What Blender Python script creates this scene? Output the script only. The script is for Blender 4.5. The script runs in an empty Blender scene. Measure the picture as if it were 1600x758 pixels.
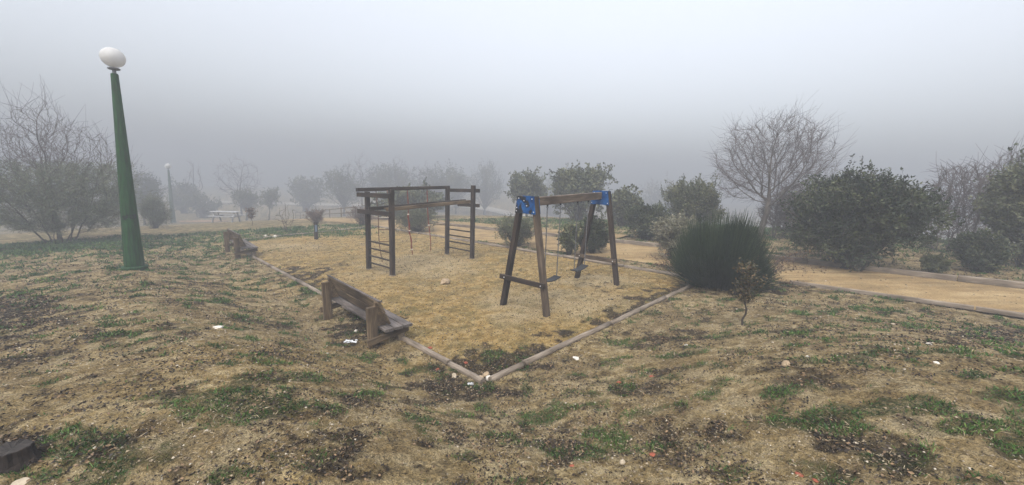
import bpy, math, random
import numpy as np
from mathutils import Vector, Matrix

# ---------------------------------------------------------------- camera, sky, sun, exposure
S = bpy.context.scene
F, PITCH, ROLL, EYE = 629.3, 0.153, 0.033, 2.581      # focal length in photo pixels (1600 wide), tilt, roll, eye height over the play area
cam = bpy.data.cameras.new('camera'); camo = bpy.data.objects.new('camera', cam); S.collection.objects.link(camo)
cam.sensor_fit = 'HORIZONTAL'; cam.sensor_width = 36; cam.lens = F/1600*36
cam.clip_start = .05; cam.clip_end = 2000
fw = Vector((0, math.cos(PITCH), -math.sin(PITCH))); up0 = Vector((0, math.sin(PITCH), math.cos(PITCH))); rt0 = Vector((1, 0, 0))
cr, sr = math.cos(ROLL), math.sin(ROLL)
rt = rt0*cr + up0*sr; up = up0*cr - rt0*sr
M = Matrix((rt, up, -fw)).transposed().to_4x4(); M.translation = (0, 0, EYE)
camo.matrix_world = M
S.camera = camo
W = bpy.data.worlds.new('World'); S.world = W; W.use_nodes = True
nt = W.node_tree; nt.nodes.clear()
sky = nt.nodes.new('ShaderNodeTexSky'); sky.sky_type = 'NISHITA'; sky.sun_disc = False
SUN_EL, SUN_AZ = math.radians(52), math.radians(-160)   # azimuth from +Y towards +X
sky.sun_elevation = SUN_EL; sky.sun_rotation = SUN_AZ
sky.air_density = 1.0; sky.dust_density = 1.5; sky.ozone_density = 1.0
hs = nt.nodes.new('ShaderNodeHueSaturation'); hs.inputs['Saturation'].default_value = .27
bg = nt.nodes.new('ShaderNodeBackground'); bg.inputs['Strength'].default_value = .12
wo = nt.nodes.new('ShaderNodeOutputWorld')
# overcast luminance: the zenith about three times as bright as the horizon
tcw = nt.nodes.new('ShaderNodeTexCoord'); sxyz = nt.nodes.new('ShaderNodeSeparateXYZ'); mr = nt.nodes.new('ShaderNodeMapRange')
mr.inputs['From Min'].default_value = 0; mr.inputs['From Max'].default_value = 1; mr.inputs['To Min'].default_value = .40; mr.inputs['To Max'].default_value = 2.8
mu = nt.nodes.new('ShaderNodeVectorMath'); mu.operation = 'SCALE'
nt.links.new(tcw.outputs['Generated'], sxyz.inputs[0]); nt.links.new(sxyz.outputs[2], mr.inputs[0]); nt.links.new(mr.outputs[0], mu.inputs['Scale'])
nt.links.new(sky.outputs[0], hs.inputs['Color']); nt.links.new(hs.outputs[0], mu.inputs[0]); nt.links.new(mu.outputs[0], bg.inputs[0]); nt.links.new(bg.outputs[0], wo.inputs[0])
sl = bpy.data.lights.new('sun', 'SUN'); sl.energy = 1.5; sl.angle = math.radians(24); sl.color = (1, .94, .85)
so = bpy.data.objects.new('sun', sl); S.collection.objects.link(so)
sd = Vector((math.sin(SUN_AZ)*math.cos(SUN_EL), math.cos(SUN_AZ)*math.cos(SUN_EL), math.sin(SUN_EL)))
so.rotation_euler = sd.to_track_quat('Z', 'Y').to_euler()
S.view_settings.view_transform = 'Standard'; S.view_settings.look = 'None'
S.view_settings.exposure = 1.25; S.view_settings.gamma = 1; S.view_settings.use_curve_mapping = False
S.cycles.max_bounces = 10; S.cycles.volume_bounces = 8; S.cycles.diffuse_bounces = 3; S.cycles.transparent_max_bounces = 8
S.cycles.use_denoising = True
HAZE = .015

# ---------------------------------------------------------------- terrain maths
K0 = np.array([-.289, 4.779]); TK = .771
U2 = np.array([math.cos(TK), math.sin(TK)]); V2 = np.array([-math.sin(TK), math.cos(TK)])
LA, LB = 7.03, 17.6                                    # play area: near corner K0, sides LA along U2 and LB along V2
def sstep(a, b, x):
    t = np.clip((x-a)/(b-a), 0, 1); return t*t*(3-2*t)
def _hash(i, j, s):
    h = (i.astype(np.int64)*374761393 + j.astype(np.int64)*668265263 + s*974634777) & 0xffffffff
    h = ((h ^ (h >> 13))*1274126177) & 0xffffffff
    h = ((h ^ (h >> 16))*2246822519) & 0xffffffff
    return ((h ^ (h >> 15)) & 0xffffff)/float(0xffffff)
def vnoise(x, y, s=0):
    i = np.floor(x); j = np.floor(y); u = x-i; v = y-j
    u = u*u*(3-2*u); v = v*v*(3-2*v)
    a = _hash(i, j, s); b = _hash(i+1, j, s); c = _hash(i, j+1, s); d = _hash(i+1, j+1, s)
    return (a*(1-u)+b*u)*(1-v)+(c*(1-u)+d*u)*v
def fbm(x, y, sc, oc=4, s=0):
    r = 0; a = .5; n = 0
    ca, sa = math.cos(.7), math.sin(.7)
    for k in range(oc):
        r = r + a*vnoise(x*sc+17.3*k, y*sc-9.1*k, s+k); n += a; a *= .5; sc *= 2.07
        x, y = x*ca-y*sa, x*sa+y*ca
    return r/n
def ab(x, y):
    dx, dy = x-K0[0], y-K0[1]
    return dx*U2[0]+dy*U2[1], dx*V2[0]+dy*V2[1]
def h0(x, y):
    x = np.asarray(x, float); y = np.asarray(y, float)
    a, b = ab(x, y)
    z = .051*30*np.tanh(x/30) + .007*60*np.tanh(y/60)
    a0 = .25+.075*np.clip(b, 0, 16); L = sstep(a0, a0+2.45, -a)*.93+.07*sstep(2, 5, -a); R = sstep(0, 4.4, -b)
    d = 1-(1-L)*(1-R)
    amp = np.where(b > 0, np.exp(-np.maximum(b, 0)/12.), 1.)*(1-sstep(1.0, 7.6, a))*np.exp(-np.maximum(-a-4.5, 0)/9.)
    n = (x-6.33)*.678+(y-9.62)*.735                    # ground lowered beyond the path, added so far trees stand deeper in haze
    z = z - 4.4*sstep(4.2, 62, n)*sstep(-36, -10, x-.35*(y-28)) - 3.4*sstep(24, 76, np.hypot(x, y))
    return z + 1.0*d*amp
# path: straight strip behind the play area
PN0 = np.array([6.33, 9.62]); PD = np.array([-.735, .678]); PNm = np.array([.678, .735]); PW = 2.75
def path_t(x, y):
    dx, dy = x-PN0[0], y-PN0[1]
    return dx*PNm[0]+dy*PNm[1], dx*PD[0]+dy*PD[1]       # across (0..PW), along
def path_c(s):                                           # lateral wander of the path
    return 0.10*np.sin(s*.35) + np.where(s < 0, -.004*s*s, 0)
P2A = np.array([4.6, 16.6]); P2B = np.array([-7.6, 26.6])
def in_path(x, y, m=.0):
    n, s = path_t(x, y); n = n-path_c(s)
    return (sstep(-.05-m, .08-m, n)*(1-sstep(PW-.08+m, PW+.05+m, n)))
def in_play(x, y):
    a, b = ab(x, y)
    return (sstep(-.02, .06, a)*(1-sstep(LA-.06, LA+.02, a))*sstep(-.02, .06, b)*(1-sstep(LB-.06, LB+.02, b)))
def hmic(x, y):
    x = np.asarray(x, float); y = np.asarray(y, float)
    pl = in_play(x, y); pa = in_path(x, y, .12)
    r = np.hypot(x, y)
    big = (fbm(x, y, .55, 3, 5)-.5)*.08
    mid = (fbm(x, y, 2.6, 3, 9)-.5)*.03
    fine = (np.abs(fbm(x, y, 9., 3, 21)-.5)*-2+.3)*.032 + (fbm(x, y, 26., 2, 33)-.5)*.026
    a, b = ab(x, y)
    dk = np.minimum(np.abs(a)+np.where((b < -.3) | (b > LB+.3), 9, 0), np.abs(b)+np.where((a < -.3) | (a > LA+.3), 9, 0))
    nk = sstep(0, .5, dk)
    z = big*nk*(1-pl*.8)+mid*(1-pl*.55)*(.35+.65*nk)+fine*(1-pl*.55)
    z = z*(1-pa) - .05*pa
    return z - .03*pl*(1-nk)
def H(x, y): return h0(x, y)+hmic(x, y)
def ray(px, py):
    X, Y = px-800, py-379
    a = X*cr+Y*sr; b = -X*sr+Y*cr
    return np.array([a, F*math.cos(PITCH)-b*math.sin(PITCH), -F*math.sin(PITCH)-b*math.cos(PITCH)])/F
def at(px, py):                                        # where the sight line through a photo pixel meets the ground
    d = ray(px, py); t = 1.
    lo = 1.; hi = None
    while t < 120:
        if EYE+d[2]*t < float(h0(d[0]*t, d[1]*t)): hi = t; break
        lo = t; t *= 1.03
    if hi is None: hi = lo = 45.
    for _ in range(30):
        m = (lo+hi)/2
        if EYE+d[2]*m < float(h0(d[0]*m, d[1]*m)): hi = m
        else: lo = m
    x, y = d[0]*hi, d[1]*hi
    return Vector((x, y, float(h0(x, y))))
def vheight(b, py):                                    # height of a vertical standing at b whose top is seen at photo row py
    t = math.radians(90)
    lo, hi = 0., 40.
    for _ in range(40):
        m = (lo+hi)/2; p = Vector((b[0], b[1], b[2]+m-EYE)); X = p.dot(rt)/p.dot(fw)*F; Y = 379-p.dot(up)/p.dot(fw)*F
        if Y > py: lo = m
        else: hi = m
    return lo
def depth(p): return (Vector(p)-Vector((0, 0, EYE))).dot(fw)

# ---------------------------------------------------------------- helpers
rng = np.random.default_rng(7); random.seed(7)
def tag(o, label=None, cat=None, group=None, kind=None):
    if label: o['label'] = label
    if cat: o['category'] = cat
    if group: o['group'] = group
    if kind: o['kind'] = kind
    return o
def link(o, parent=None):
    S.collection.objects.link(o)
    if parent: o.parent = parent
    return o
def thing(name, label, cat, loc=(0, 0, 0), rz=0, group=None):
    o = bpy.data.objects.new(name, None); o.empty_display_size = .2; link(o)
    o.location = loc; o.rotation_euler = (0, 0, rz)
    return tag(o, label, cat, group)
def mesh(name, V, Fc, mat, parent=None, smooth=False, attrs=None, loc=None):
    me = bpy.data.meshes.new(name)
    V = np.asarray(V, np.float32)
    if isinstance(Fc, np.ndarray):
        k = Fc.shape[1]; n = len(Fc)
        me.vertices.add(len(V)); me.vertices.foreach_set('co', V.ravel())
        me.loops.add(n*k); me.loops.foreach_set('vertex_index', Fc.astype(np.int32).ravel())
        me.polygons.add(n); me.polygons.foreach_set('loop_start', np.arange(0, n*k, k, dtype=np.int32))
        me.polygons.foreach_set('loop_total', np.full(n, k, np.int32))
        me.update(calc_edges=True)
    else:
        me.from_pydata([tuple(map(float, v)) for v in V], [], Fc); me.update()
    if attrs:
        for nm, (ty, arr) in attrs.items():
            A = me.attributes.new(nm, ty, 'POINT')
            key = {'FLOAT': 'value', 'FLOAT_COLOR': 'color', 'FLOAT_VECTOR': 'vector'}[ty]
            A.data.foreach_set(key, np.asarray(arr, np.float32).ravel())
    if smooth: me.polygons.foreach_set('use_smooth', np.ones(len(me.polygons), bool))
    if mat: me.materials.append(mat)
    o = bpy.data.objects.new(name, me); link(o, parent)
    if loc is not None: o.location = loc
    return o
class MB:
    """collects solids of one part; every vertex also stores a grain coordinate (length, across, across)"""
    def __init__(s): s.v = []; s.f = []; s.g = []
    def add(s, V, Fc, G=None):
        o = len(s.v); s.v += [tuple(v) for v in V]; s.g += [tuple(g) for g in (G if G is not None else V)]
        s.f += [tuple(i+o for i in f) for f in Fc]
    def beam(s, p, q, w, h, upv=(0, 0, 1), cham=.006, sag=0):
        p, q = Vector(p), Vector(q); d = q-p; L = d.length; d.normalize()
        side = d.cross(Vector(upv)).normalized(); u = side.cross(d)
        off = [random.uniform(0, 50) for _ in range(3)]
        c = min(cham, w*.3, h*.3)
        prof = [(-w/2+c, -h/2), (w/2-c, -h/2), (w/2, -h/2+c), (w/2, h/2-c), (w/2-c, h/2), (-w/2+c, h/2), (-w/2, h/2-c), (-w/2, -h/2+c)]
        V = []; G = []; n = max(2, int(L/.25)+1)
        for k in range(n):
            t = k/(n-1)
            jx, jy = (random.uniform(-1, 1)*.0015, random.uniform(-1, 1)*.0015) if 0 < k < n-1 else (0, 0)
            for a, b in prof:
                V.append(p+d*(L*t)+side*(a+jx)+u*(b+jy-sag*4*t*(1-t))); G.append((L*t+off[0], a+off[1], b+off[2]))
        Fc = [(k*8+i, k*8+(i+1) % 8, k*8+8+(i+1) % 8, k*8+8+i) for k in range(n-1) for i in range(8)]
        Fc += [tuple(range(7, -1, -1)), tuple(range((n-1)*8, n*8))]
        s.add(V, Fc, G); return s
    def tube(s, pts, r, n=8, cap=True):
        pts = [Vector(p) for p in pts]; rs = r if hasattr(r, '__len__') else [r]*len(pts)
        off = random.uniform(0, 50); V = []; G = []; L = 0
        ref = Vector((.3, .9, .2))
        for k, p in enumerate(pts):
            d = (pts[min(k+1, len(pts)-1)]-pts[max(k-1, 0)]).normalized()
            if abs(d.dot(ref)) > .95: ref = Vector((1, 0, 0))
            a = d.cross(ref).normalized(); b = d.cross(a); ref = -a.cross(d) if False else ref
            if k: L += (p-pts[k-1]).length
            for i in range(n):
                t = 2*math.pi*i/n; V.append(p+a*(math.cos(t)*rs[k])+b*(math.sin(t)*rs[k])); G.append((L+off, math.cos(t)*rs[k]+off, math.sin(t)*rs[k]))
        m = len(pts)
        Fc = [(k*n+i, k*n+n+i, k*n+n+(i+1) % n, k*n+(i+1) % n) for k in range(m-1) for i in range(n)]
        if cap: Fc += [tuple(range(n)), tuple(range(m*n-1, (m-1)*n-1, -1))]
        s.add(V, Fc, G); return s
    def lathe(s, prof, n=24, c=(0, 0, 0), cap=True, rot=0):
        V = []; m = len(prof)
        for r, z in prof:
            for i in range(n):
                t = 2*math.pi*i/n+rot; V.append((c[0]+r*math.cos(t), c[1]+r*math.sin(t), c[2]+z))
        Fc = [(k*n+i, k*n+(i+1) % n, k*n+n+(i+1) % n, k*n+n+i) for k in range(m-1) for i in range(n)]
        if cap: Fc += [tuple(range(n-1, -1, -1)), tuple(range((m-1)*n, m*n))]
        s.add(V, Fc); return s
    def torus(s, c, ax, R, r, n=10, m=6):
        ax = Vector(ax).normalized(); a = ax.orthogonal().normalized(); b = ax.cross(a); c = Vector(c); V = []
        for i in range(n):
            t = 2*math.pi*i/n; d = a*math.cos(t)+b*math.sin(t)
            for j in range(m):
                q = 2*math.pi*j/m; V.append(c+d*(R+r*math.cos(q))+ax*(r*math.sin(q)))
        s.add(V, [(i*m+j, ((i+1) % n)*m+j, ((i+1) % n)*m+(j+1) % m, i*m+(j+1) % m) for i in range(n) for j in range(m)]); return s
    def prism(s, pts2, o, ex, ey, ez, th):
        """flat outline pts2 in the plane (ex, ey) at o, thickness th along ez"""
        o, ex, ey, ez = Vector(o), Vector(ex), Vector(ey), Vector(ez); n = len(pts2)
        V = [o+ex*a+ey*b for a, b in pts2]+[o+ex*a+ey*b+ez*th for a, b in pts2]
        s.add(V, [tuple(range(n)), tuple(range(2*n-1, n-1, -1))]+[(i, i+n, (i+1) % n+n, (i+1) % n) for i in range(n)]); return s
    def build(s, name, mat, parent=None, smooth=False):
        return mesh(name, s.v, s.f, mat, parent, smooth, {'grain': ('FLOAT_VECTOR', s.g)})

# ---------------------------------------------------------------- materials
def mat(name, rough=.8, col=(.5, .5, .5), metal=0, spec=.22):
    m = bpy.data.materials.new(name); m.use_nodes = True
    b = m.node_tree.nodes['Principled BSDF']; b.inputs['Roughness'].default_value = rough
    b.inputs['Base Color'].default_value = (*col, 1); b.inputs['Metallic'].default_value = metal
    if spec is not None: b.inputs['Specular IOR Level'].default_value = spec
    return m, m.node_tree, b
def N(t, ty, **k):
    n = t.nodes.new(ty)
    for a, v in k.items():
        if a.startswith('i_'):
            key = a[2:]; key = int(key) if key.isdigit() else key
            n.inputs[key].default_value = v
        else: setattr(n, a, v)
    return n
def ramp(t, fac, stops, interp='LINEAR'):
    r = t.nodes.new('ShaderNodeValToRGB'); r.color_ramp.interpolation = interp
    e = r.color_ramp.elements
    while len(e) < len(stops): e.new(.5)
    for k, (p, c) in enumerate(stops):
        e[k].position = p; e[k].color = (*c, 1) if hasattr(c, '__len__') else (c, c, c, 1)
    t.links.new(fac, r.inputs[0]); return r.outputs[0]
def mixc(t, f, a, b, mode='MIX'):
    m = t.nodes.new('ShaderNodeMix'); m.data_type = 'RGBA'; m.blend_type = mode
    for sock, v in ((m.inputs[0], f), (m.inputs[6], a), (m.inputs[7], b)):
        if hasattr(v, 'is_linked'): t.links.new(v, sock)
        elif hasattr(v, '__len__'): sock.default_value = (*v, 1)
        else: sock.default_value = v
    return m.outputs[2]
def mth(t, op, a, b=0., clamp=False):
    m = t.nodes.new('ShaderNodeMath'); m.operation = op; m.use_clamp = clamp
    for s_, v in ((m.inputs[0], a), (m.inputs[1], b)):
        if hasattr(v, 'is_linked'): t.links.new(v, s_)
        else: s_.default_value = v
    return m.outputs[0]
def noise(t, vec, sc, det=4, rough=.55):
    n = N(t, 'ShaderNodeTexNoise', i_Scale=sc, i_Detail=det, i_Roughness=rough)
    if vec is not None: t.links.new(vec, n.inputs['Vector'])
    return n.outputs[0]
def bump(t, b, h, st, dist):
    n = N(t, 'ShaderNodeBump', i_Strength=st, i_Distance=dist); t.links.new(h, n.inputs['Height']); t.links.new(n.outputs[0], b.inputs['Normal'])
def attr(t, nm, out='Vector'):
    n = N(t, 'ShaderNodeAttribute', attribute_name=nm); return n.outputs[out]
def wood(name, dark, mid, light, rough=.75):
    m, t, b = mat(name, rough)
    g = attr(t, 'grain')
    mp = N(t, 'ShaderNodeMapping'); mp.inputs['Scale'].default_value = (1.2, 22, 22); t.links.new(g, mp.inputs[0])
    n1 = noise(t, mp.outputs[0], 2.2, 6, .65)
    mp2 = N(t, 'ShaderNodeMapping'); mp2.inputs['Scale'].default_value = (1, 3, 3); t.links.new(g, mp2.inputs[0])
    n2 = noise(t, mp2.outputs[0], 1.7, 3)
    c = ramp(t, n1, [(.25, dark), (.5, mid), (.78, light)])
    c = mixc(t, ramp(t, n2, [(.38, 0), (.66, 1)]), c, dark)
    mp3 = N(t, 'ShaderNodeMapping'); mp3.inputs['Scale'].default_value = (2.5, 60, 60); t.links.new(g, mp3.inputs[0])
    cr_ = ramp(t, noise(t, mp3.outputs[0], 1.6, 2), [(.28, .25), (.36, 1)])
    c = mixc(t, 1., c, cr_, 'MULTIPLY')
    t.links.new(c, b.inputs['Base Color']); bump(t, b, mth(t, 'ADD', n1, cr_), .5, .006)
    return m
WOOD_DARK = wood('weathered_dark_wood', (.014, .010, .008), (.034, .024, .018), (.085, .060, .042))
WOOD_WARM = wood('warm_weathered_wood', (.032, .023, .017), (.085, .062, .043), (.17, .125, .085))
WOOD_BEAM = wood('pale_weathered_wood', (.055, .040, .030), (.13, .098, .072), (.23, .18, .135))
WOOD_BENCH = wood('bench_wood', (.040, .028, .019), (.125, .088, .053), (.24, .18, .11))
WOOD_SEAT = wood('greyed_seat_wood', (.05, .042, .038), (.13, .11, .10), (.23, .20, .18))
WOOD_KERB = wood('kerb_timber', (.09, .07, .052), (.21, .17, .13), (.33, .28, .225))
def plain(name, col, rough=.6, var=.25, sc=12, metal=0, bmp=.0):
    m, t, b = mat(name, rough, col, metal)
    tc = N(t, 'ShaderNodeTexCoord').outputs['Object']
    n = noise(t, tc, sc, 5, .6)
    c = ramp(t, n, [(.3, tuple(v*(1-var) for v in col)), (.7, tuple(min(1, v*(1+var)) for v in col))])
    t.links.new(c, b.inputs['Base Color'])
    if bmp: bump(t, b, n, .6, bmp)
    return m
def green_paint():
    m, t, b = mat('green_painted_steel', .6)
    tc = N(t, 'ShaderNodeTexCoord').outputs['Object']
    mp = N(t, 'ShaderNodeMapping'); mp.inputs['Scale'].default_value = (9, 9, 1.1); t.links.new(tc, mp.inputs[0])
    n = noise(t, mp.outputs[0], 2.5, 6, .65)
    c = ramp(t, n, [(.28, (.002, .010, .002)), (.5, (.003, .032, .004)), (.74, (.008, .062, .010))])
    sp = noise(t, tc, 34, 3)
    c = mixc(t, ramp(t, sp, [(.66, 0), (.72, 1)]), c, (.012, .02, .012))
    t.links.new(c, b.inputs['Base Color']); bump(t, b, n, .25, .004)
    return m
GREEN = green_paint()
GLOBE, _t, _b = mat('opal_globe', .35, (.85, .84, .82))
_n = noise(_t, N(_t, 'ShaderNodeTexCoord').outputs['Object'], 5, 5); _gc = ramp(_t, _n, [(.25, (.62, .61, .59)), (.6, (.70, .695, .69))]); _t.links.new(_gc, _b.inputs['Base Color'])
_tr = N(_t, 'ShaderNodeBsdfTranslucent'); _t.links.new(_gc, _tr.inputs[0]); _mx = N(_t, 'ShaderNodeMixShader'); _mx.inputs[0].default_value = .5
_t.links.new(_b.outputs[0], _mx.inputs[1]); _t.links.new(_tr.outputs[0], _mx.inputs[2]); _t.links.new(_mx.outputs[0], _t.nodes['Material Output'].inputs['Surface'])
BLACK = plain('black_rubber', (.014, .014, .015), .55, .3, 20, 0, .002)
STEEL = plain('dull_steel', (.16, .16, .165), .45, .3, 30, .7)
BOLT = plain('zinc_bolt', (.55, .56, .58), .4, .15, 30, .5)
SCRIBBLE = plain('black_marker', (.002, .002, .002), .6, .2)
ROPE = plain('red_rope', (.15, .038, .026), .9, .5, 40, 0, .003)
ROPEG = plain('grey_rope', (.11, .06, .045), .9, .5, 40, 0, .003)
KNOB = plain('pale_plastic', (.45, .40, .34), .6, .2)
CONC = plain('concrete_leg', (.17, .135, .095), .9, .4, 14, 0, .01)
def blue_plate():
    m, t, b = mat('blue_painted_plate', .35)
    tc = N(t, 'ShaderNodeTexCoord').outputs['Object']
    n = noise(t, tc, 7, 5, .6)
    c = ramp(t, n, [(.3, (.003, .020, .075)), (.5, (.006, .050, .16)), (.75, (.014, .09, .25))])
    n2 = noise(t, tc, 2.6, 6, .6)
    c = mixc(t, ramp(t, n2, [(.56, 0), (.60, 1)]), c, (.012, .012, .014))
    t.links.new(c, b.inputs['Base Color']); return m
BLUE = blue_plate()
def leafmat(name, c1, c2, c3, rough=.6):
    m, t, b = mat(name, rough); b.inputs['Specular IOR Level'].default_value = .3
    v = attr(t, 'tint', 'Fac')
    t.links.new(ramp(t, v, [(0, c1), (.55, c2), (1, c3)]), b.inputs['Base Color']); return m
LEAF_DARK = leafmat('dark_green_leaf', (.009, .014, .006), (.020, .029, .012), (.075, .085, .035))  # lightest stop paints sparkling highlights into the leaf colour
LEAF_OLIVE = leafmat('olive_leaf', (.030, .036, .016), (.060, .070, .034), (.12, .12, .055))
LEAF_BROOM = leafmat('broom_stem', (.005, .011, .005), (.013, .027, .010), (.048, .066, .026))
LEAF_GREY = leafmat('grey_green_leaf', (.045, .056, .030), (.085, .10, .055), (.16, .17, .10))
LEAF_BROWN = leafmat('brown_leaf', (.055, .030, .018), (.10, .058, .034), (.17, .10, .055))
LEAF_SAP = leafmat('sapling_leaf', (.022, .022, .010), (.050, .044, .020), (.12, .075, .032))
LEAF_PALE = leafmat('pale_bush_leaf', (.07, .07, .045), (.13, .125, .08), (.25, .23, .16))
GRASS = leafmat('grass_blade', (.012, .034, .006), (.038, .092, .014), (.12, .17, .035))
LITTER = leafmat('dead_leaf', (.010, .007, .005), (.034, .022, .013), (.22, .14, .075))
STRAW = leafmat('dry_straw', (.12, .09, .05), (.22, .17, .10), (.32, .26, .17))
CHIP = leafmat('gravel_chip', (.13, .10, .065), (.27, .215, .14), (.55, .50, .42), .85)
BARK = wood('bark', (.030, .024, .019), (.065, .053, .042), (.12, .10, .082), .9)
BARKP = wood('pale_bark', (.07, .06, .052), (.13, .115, .10), (.21, .19, .165), .9)
TWIG = plain('twig', (.080, .064, .060), .85, .3, 3)
STONE = plain('pale_stone', (.36, .30, .22), .85, .3, 9, 0, .01)
STONEW = plain('white_stone', (.50, .46, .40), .8, .2, 9, 0, .008)
STONEB = plain('tan_stone', (.30, .225, .145), .85, .3, 9, 0, .01)
BRICK = plain('terracotta', (.22, .062, .035), .85, .3, 20, 0, .006)
PAPER = plain('white_paper', (.55, .56, .57), .7, .1)

def ground_mat():
    m, t, b = mat('earth_ground', .93); b.inputs['Specular IOR Level'].default_value = .15
    tc = N(t, 'ShaderNodeTexCoord').outputs['Object']
    z = N(t, 'ShaderNodeSeparateColor'); t.links.new(attr(t, 'zone', 'Color'), z.inputs[0])
    och, gr, dk = z.outputs[0], z.outputs[1], z.outputs[2]
    nA = noise(t, tc, 1.1, 5, .6); nB = noise(t, tc, 7., 6, .65); nC = noise(t, tc, 38., 4, .65); nD = noise(t, tc, 110., 3, .6)
    earth = ramp(t, nB, [(.30, (.140, .092, .038)), (.47, (.350, .255, .115)), (.64, (.590, .465, .260))])
    brown = ramp(t, nC, [(.34, (.080, .054, .026)), (.64, (.310, .215, .100))])
    earth = mixc(t, ramp(t, nA, [(.44, 0), (.66, .75)]), earth, brown)
    ochre = ramp(t, nB, [(.30, (.250, .145, .035)), (.48, (.490, .315, .100)), (.68, (.660, .480, .220))])
    ochre = mixc(t, ramp(t, noise(t, tc, 2.3, 6, .62), [(.45, 0), (.62, .72)]), ochre, ramp(t, nC, [(.34, (.085, .070, .022)), (.64, (.300, .230, .080))]))
    nE = noise(t, tc, 3.1, 7, .68)
    earth = mixc(t, ramp(t, nE, [(.52, 0), (.62, .8)]), earth, ramp(t, nD, [(.3, (.34, .262, .135)), (.7, (.56, .455, .275))]))
    earth = mixc(t, ramp(t, nE, [(.36, .75), (.46, 0)]), earth, ramp(t, nC, [(.34, (.060, .043, .022)), (.64, (.22, .16, .08))]))
    pal = attr(t, 'pale', 'Fac')
    ochre = mixc(t, mth(t, 'MULTIPLY', pal, ramp(t, nE, [(.38, .45), (.56, 1)])), ochre, ramp(t, nC, [(.32, (.42, .30, .14)), (.62, (.66, .52, .30))]))
    c = mixc(t, och, earth, ochre)
    c = mixc(t, mth(t, 'MULTIPLY', gr, ramp(t, nC, [(.34, .15), (.58, 1)])), c, ramp(t, nD, [(.3, (.014, .022, .005)), (.7, (.050, .070, .018))]))
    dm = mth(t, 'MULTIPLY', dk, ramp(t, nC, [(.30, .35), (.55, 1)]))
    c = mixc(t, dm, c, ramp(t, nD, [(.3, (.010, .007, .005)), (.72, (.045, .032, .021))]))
    c = mixc(t, mth(t, 'MULTIPLY', och, ramp(t, noise(t, tc, 1.7, 6, .68), [(.52, 0), (.62, .38)])), c, ramp(t, nD, [(.3, (.085, .075, .020)), (.7, (.22, .19, .06))]))
    # dark specks and small pale grit everywhere
    wv = N(t, 'ShaderNodeVectorMath', operation='MULTIPLY_ADD'); t.links.new(N(t, 'ShaderNodeTexNoise', i_Scale=14.).outputs[1], wv.inputs[0]); wv.inputs[1].default_value = (.12, .12, .12); t.links.new(tc, wv.inputs[2]); t.links.new(tc, wv.inputs[0].links[0].from_node.inputs[0])
    vo = N(t, 'ShaderNodeTexVoronoi', i_Scale=46.); t.links.new(wv.outputs[0], vo.inputs['Vector'])
    sc_ = N(t, 'ShaderNodeSeparateColor'); t.links.new(vo.outputs['Color'], sc_.inputs[0])
    spk = mth(t, 'MULTIPLY', ramp(t, sc_.outputs[0], [(.66, 0), (.72, 1)]), ramp(t, vo.outputs['Distance'], [(.25, 1), (.42, 0)]))
    c = mixc(t, mth(t, 'MULTIPLY', spk, .8), c, (.032, .023, .014))
    lig = mth(t, 'MULTIPLY', ramp(t, sc_.outputs[1], [(.90, 0), (.93, 1)]), ramp(t, vo.outputs['Distance'], [(.2, 1), (.36, 0)]))
    c = mixc(t, mth(t, 'MULTIPLY', lig, .8), c, (.50, .44, .34))
    c = mixc(t, 1., c, ramp(t, nD, [(.32, .55), (.62, 1.)]), 'MULTIPLY'); c = mixc(t, 1., c, ramp(t, nC, [(.36, .62), (.56, 1.)]), 'MULTIPLY')
    t.links.new(c, b.inputs['Base Color'])
    bump(t, b, mth(t, 'ADD', mth(t, 'MULTIPLY', nC, 1.), mth(t, 'MULTIPLY', nD, .5)), 1., .06)
    return m
GROUND = ground_mat()
def sand_mat(name, c1, c2, c3):
    m, t, b = mat(name, .93); b.inputs['Specular IOR Level'].default_value = .15
    tc = N(t, 'ShaderNodeTexCoord').outputs['Object']
    n1 = noise(t, tc, 1.3, 6, .65); n2 = noise(t, tc, 40, 4, .6)
    mp = N(t, 'ShaderNodeMapping'); mp.inputs['Rotation'].default_value = (0, 0, math.atan2(PD[1], PD[0])*-1); mp.inputs['Scale'].default_value = (.35, 3.2, 1); t.links.new(tc, mp.inputs[0])
    n3 = noise(t, mp.outputs[0], 1.4, 4, .6)
    c = mixc(t, .5, ramp(t, n1, [(.3, c1), (.5, c2), (.7, c3)]), ramp(t, n3, [(.32, c1), (.5, c2), (.68, c3)]))
    c = mixc(t, 1., c, ramp(t, n2, [(.34, .6), (.56, 1.)]), 'MULTIPLY')
    t.links.new(c, b.inputs['Base Color']); bump(t, b, n2, .7, .02); return m
SAND = sand_mat('path_sand', (.11, .080, .045), (.26, .175, .080), (.40, .30, .16))
SANDP = sand_mat('pale_sand', (.30, .26, .21), (.40, .36, .30), (.5, .46, .40))
SANDO = sand_mat('orange_sand', (.24, .13, .06), (.34, .20, .10), (.42, .27, .15))

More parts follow.
